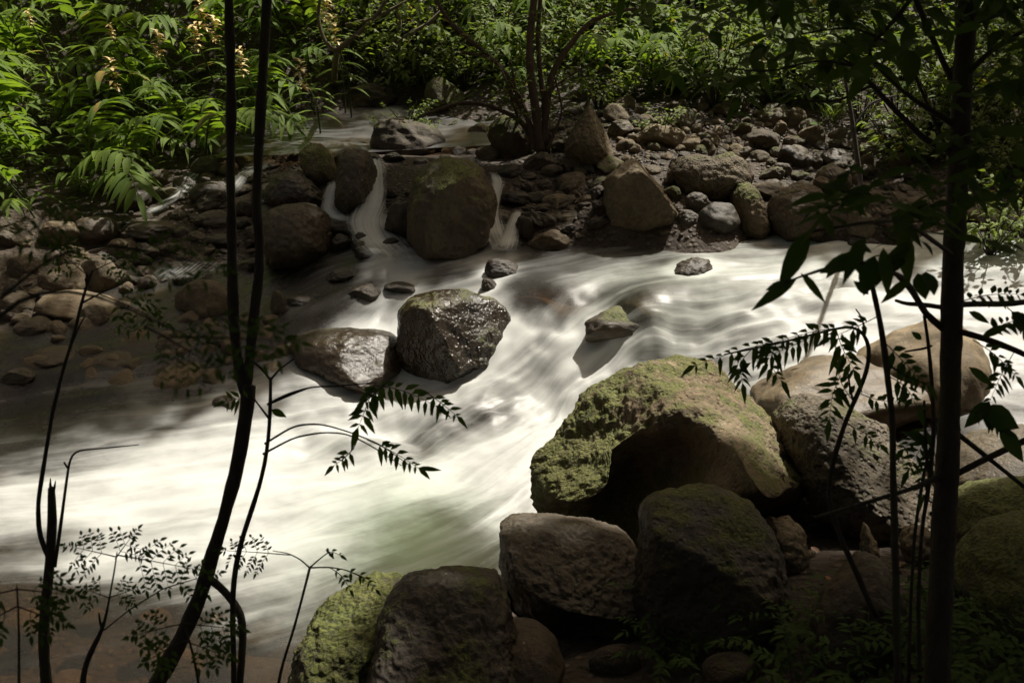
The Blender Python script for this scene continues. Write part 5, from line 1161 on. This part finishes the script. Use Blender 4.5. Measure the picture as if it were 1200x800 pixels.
stem_plant("snapped_stem", "snapped off dark stem at the lower left with a jagged top and thin whips", "broken tree",
    [[(54,805,13),(50,745,12),(54,700,11),(58,660,12),(61,620,11),(61,585,10),(60,572,8)], [(58,655,7),(46,628,6),(44,590,5.5),(52,540,5),(61,485,5),(74,432,4.5),(86,395,4),(93,365,4),(98,345,3.5),(108,318,3)], [(64,664,4.5),(71,615,4),(77,570,3.5),(80,548,3),(84,528,2.5),(110,526,2),(162,521,1.2)],
     [(59,576,4),(59,568,3),(59,560,1)], [(62,578,4),(64,570,3),(65,563,1)], [(96,355,2.5),(115,345,2),(130,338,1.5)], [(80,548,3.5),(77,545,2.5),(75,541,2)], [(86,398,2.5),(95,378,2),(100,370,1.5)]], 3.6, (56, 850),
    [FE((105,325),(70,295),3.4,3,.06,.026,.011), FE((108,318),(150,300),3.4,3,.06,.026,.011), FE((118,345),(180,372),3.4,4,.07,.028,.011)], seed=72)
stem_plant("seedling", "seedling with a twice feathered leaf spread dark against the pale water, lower left", "seedling",
    [[(95,805,8),(100,775,7),(112,752,6),(121,738,5),(124,725,4),(128,700,2.5),(134,670,2),(137,648,1.5)], [(121,738,4),(117,728,3.5),(116,718,2)], [(122,738,2),(150,715,1.8),(190,690,1.5)]], 3.3, (93, 830),
    [FE((136,652),(92,642),3.3,3,.075,.025,.010), FE((137,650),(215,664),3.3,4,.085,.027,.011), FE((135,655),(150,634),3.3,2,.075,.025,.010), FE((128,700),(105,692),3.3,2,.05,.022,.009), FE((128,700),(152,692),3.3,2,.05,.022,.009), FE((190,690),(240,675),3.25,2,.07,.025,.011)], seed=73)
stem_plant("seedling", "seedling with a three way fork of wiry twigs above the moss capped rock", "seedling",
    [[(325,800,4),(335,765,3.5),(345,735,3.2),(354,700,3),(360,678,3),(363,665,3)], [(363,665,2),(352,655,1.6),(338,648,1.3),(320,645,1)], [(364,664,2),(374,655,1.6),(386,646,1.2)], [(364,665,2),(385,664,1.8),(405,667,1.5),(440,682,1)]], 3.8, (322, 830),
    [FE((340,650),(268,645),3.8,4,.07,.022,.010), PI_([(380,650),(388,645),(398,650)], 3.8, 3, .03, .012), PI_([(385,664),(400,672),(410,690)], 3.8, 4, .028, .011), PI_([(400,666),(425,675),(440,690)], 3.8, 5, .028, .012)], seed=74)
for k, (x0_, y0_, x1_, y1_, D, lab) in enumerate([
    (20,800,20,690,2.6,"soft dark feathery seedling lowest at the left edge in front of the snapped stem"),(235,800,215,730,2.9,"low feathery seedling right at the foot of the forked trunk")]):
    stem_plant("seedling", lab, "seedling", [[(x0_, y0_ + 20, 4), ((x0_ + x1_) / 2 + 4, (y0_ + y1_) / 2, 3), (x1_, y1_, 2)]], D, (x0_, y0_ + 40),
        [FE((x1_, y1_), (x1_ - 50, y1_ + 12), D, 3, .055, .024, .011), FE((x1_, y1_), (x1_ + 54, y1_ + 6), D, 3, .055, .024, .011), FE((x1_, y1_ + 20), (x1_ - 36, y1_ + 40), D, 3, .05, .024, .011), FE((x1_, y1_ + 20), (x1_ + 44, y1_ + 36), D, 3, .05, .024, .011)], seed=80 + k)
# the overhanging feathery branches in front of the left shallows: they hang from a sapling at the far left of the near bank
stem_plant("sapling", "sapling whose soft dark feathery branches hang across the left shallows and the forked tree", "sapling",
    [[(-60,700,10),(-50,500,9),(-30,400,8),(0,350,6),(60,330,4),(140,350,3),(200,390,2.5),(260,410,1.2)], [(0,350,5),(60,300,3),(130,285,2.5),(200,300,1.2)], [(-40,420,5),(-20,300,4),(0,250,3),(20,225,2)]], 1.75, (-65, 880),
    [FE((170,382),(245,425),1.7,4,.06,.018,.006), FE((130,288),(250,312),1.8,4,.045,.018,.006), FE((200,395),(330,400),1.75,5,.05,.022,.008), FE((20,228),(70,275),1.7,3,.05,.022,.008)], seed=90)
# low ferns of the dark near bank
def fern_meshes(seed):
    r = random.Random(seed); w = Wood(); lf = Leaves()
    for k in range(7):
        a = k * .9 + r.uniform(-.3, .3); d = np.array([math.cos(a), math.sin(a), 0]); L = r.uniform(.16, .28)
        P = [np.zeros(3), d * L * .4 + ZUP * L * .55, d * L * .8 + ZUP * L * .7, d * L * 1.15 + ZUP * L * .6]
        pinnate(lf, w, P, 9, .055, .02, r, .25, .15, .0016)
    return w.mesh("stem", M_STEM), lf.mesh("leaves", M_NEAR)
FRN = [fern_meshes(k) for k in range(3)]; _fp = {}
for k, (px, py, s) in enumerate([(770,705,.9),(800,745,1.1),(835,720,1.1),(860,745,1.0),(785,775,1.0),(900,765,1.0),(940,740,1.0),(880,715,.8),(990,770,1.1),(1020,740,1.0),(1060,720,1.0),(1070,775,1.2),(1120,760,1.1),(1140,715,1.1),(1170,690,1.0),(1180,770,1.2),(1150,790,1.1),(1190,730,1.0),(1010,800,1.1),(930,800,1.1),(755,730,.7),(1090,700,.8),(1130,800,1.1)]):
    v = k % 3
    if v in _fp: e = copy_thing(*_fp[v])
    else: e = empty("fern", (0, 0, 0)); _fp[v] = (e, [part("stem", FRN[v][0], e), part("leaves", FRN[v][1], e)])
    e.location = tuple(hit(px, py + 12)); e.scale = (s,) * 3; e.rotation_euler = (0, 0, k * 1.7); tag(e, "small dark fern on the shaded near bank at the lower right", "fern", "small ferns of the shaded near bank")
# fallen leaves
def fallen(px, py, L, W, mat, label, ang=0., lift=.02, group=None, on=None):
    lf = Leaves(); lf.leaf((-L / 2, 0, 0), (1, 0, .1), ZUP, L, W, .12, .3, .5, 5, .8); o = obj("fallen_leaf", make_mesh("fallen_leaf", lf.V, lf.F, mat))
    p = surf(px, py) if on is None else at_d(px, py, on); o.location = (p[0], p[1], p[2] + lift); o.rotation_euler = (.5 if on else .2, .2, ang); tag(o, label, "leaf", group)
fr = random.Random(4)
for k in range(26):
    px, py = fr.uniform(910, 1060), fr.uniform(580, 690)
    if inside(px, py, [(940,575),(1010,610),(1060,640),(1050,690),(950,690),(935,640)]): fallen(px, py, fr.uniform(.04, .09), fr.uniform(.02, .035), M_DRYLEAF, "curled dry brown leaf lying on the bare soil patch", fr.uniform(0, 6), .015, "dry leaves on the bare soil patch")

# ---------------------------------------------------------------- tall trees of the far bank: trunks among the thicket, crowns above the picture
def far_tree(px, py, label, targets, seed, lean=(0, 0)):
    b = hit(px, py); cl = [(shade_at(x, y, H), rad, n) for x, y, H, rad, n in targets]
    cen = np.mean([c for c, _, _ in cl], axis=0); w = Wood(); top = np.array([b[0] + lean[0], b[1] + lean[1], cen[2] - 1.0])
    w.add([b - ZUP * .2, b * .5 + top * .5 + np.array([.12, .1, 0]), top], [.11, .085, .06], 9, .12, seed)
    for c, _, _ in cl: w.add([top, top * .5 + c * .5 + ZUP * .4, c], [.035, .022, .008], 6, .1, seed, res=9)
    world_thing("forest_tree", label, "tree", b, [("trunk", w.mesh("trunk", M_BARK)), ("crown", crown_mesh(cl, seed, .26, M_CANOPY))])
far_tree(455, 20, "forest tree hidden in the thicket behind the upper pool, its crown shading the falls",
    [(480,280,5.5,.8,240),(530,285,6.2,.8,320),(420,240,6.0,.75,260),(345,280,5.6,.8,280),(470,215,6.6,.8,330),(600,260,6.0,.8,260),(570,170,6.6,.6,150),(640,230,6.2,.7,220),(430,140,6.8,.9,320),(330,230,6.2,.7,240),(650,160,6.8,.6,120)], 111)
far_tree(90, -20, "forest tree at the back of the ginger thicket, its crown shading the left cascade",
    [(250,290,5.2,.7,240),(185,300,5.6,.5,100),(20,330,5.4,.6,120),(200,380,5.2,.9,430),(290,360,5.4,.9,400),(80,440,5.4,.7,220),(250,430,5.0,.75,300),(160,430,5.6,.8,320),(20,430,5.4,.8,330)], 112, (1.5, 0))
far_tree(1010, 20, "forest tree in the dark upper right behind the broad leaved shrubs",
    [(950,250,5.8,.6,180),(1040,250,5.6,.8,300),(1120,230,5.8,.8,320),(1180,210,6.0,.9,350),(1150,130,6.6,.7,160),(735,255,6.2,.35,70)], 113, (1.0, 1.0))
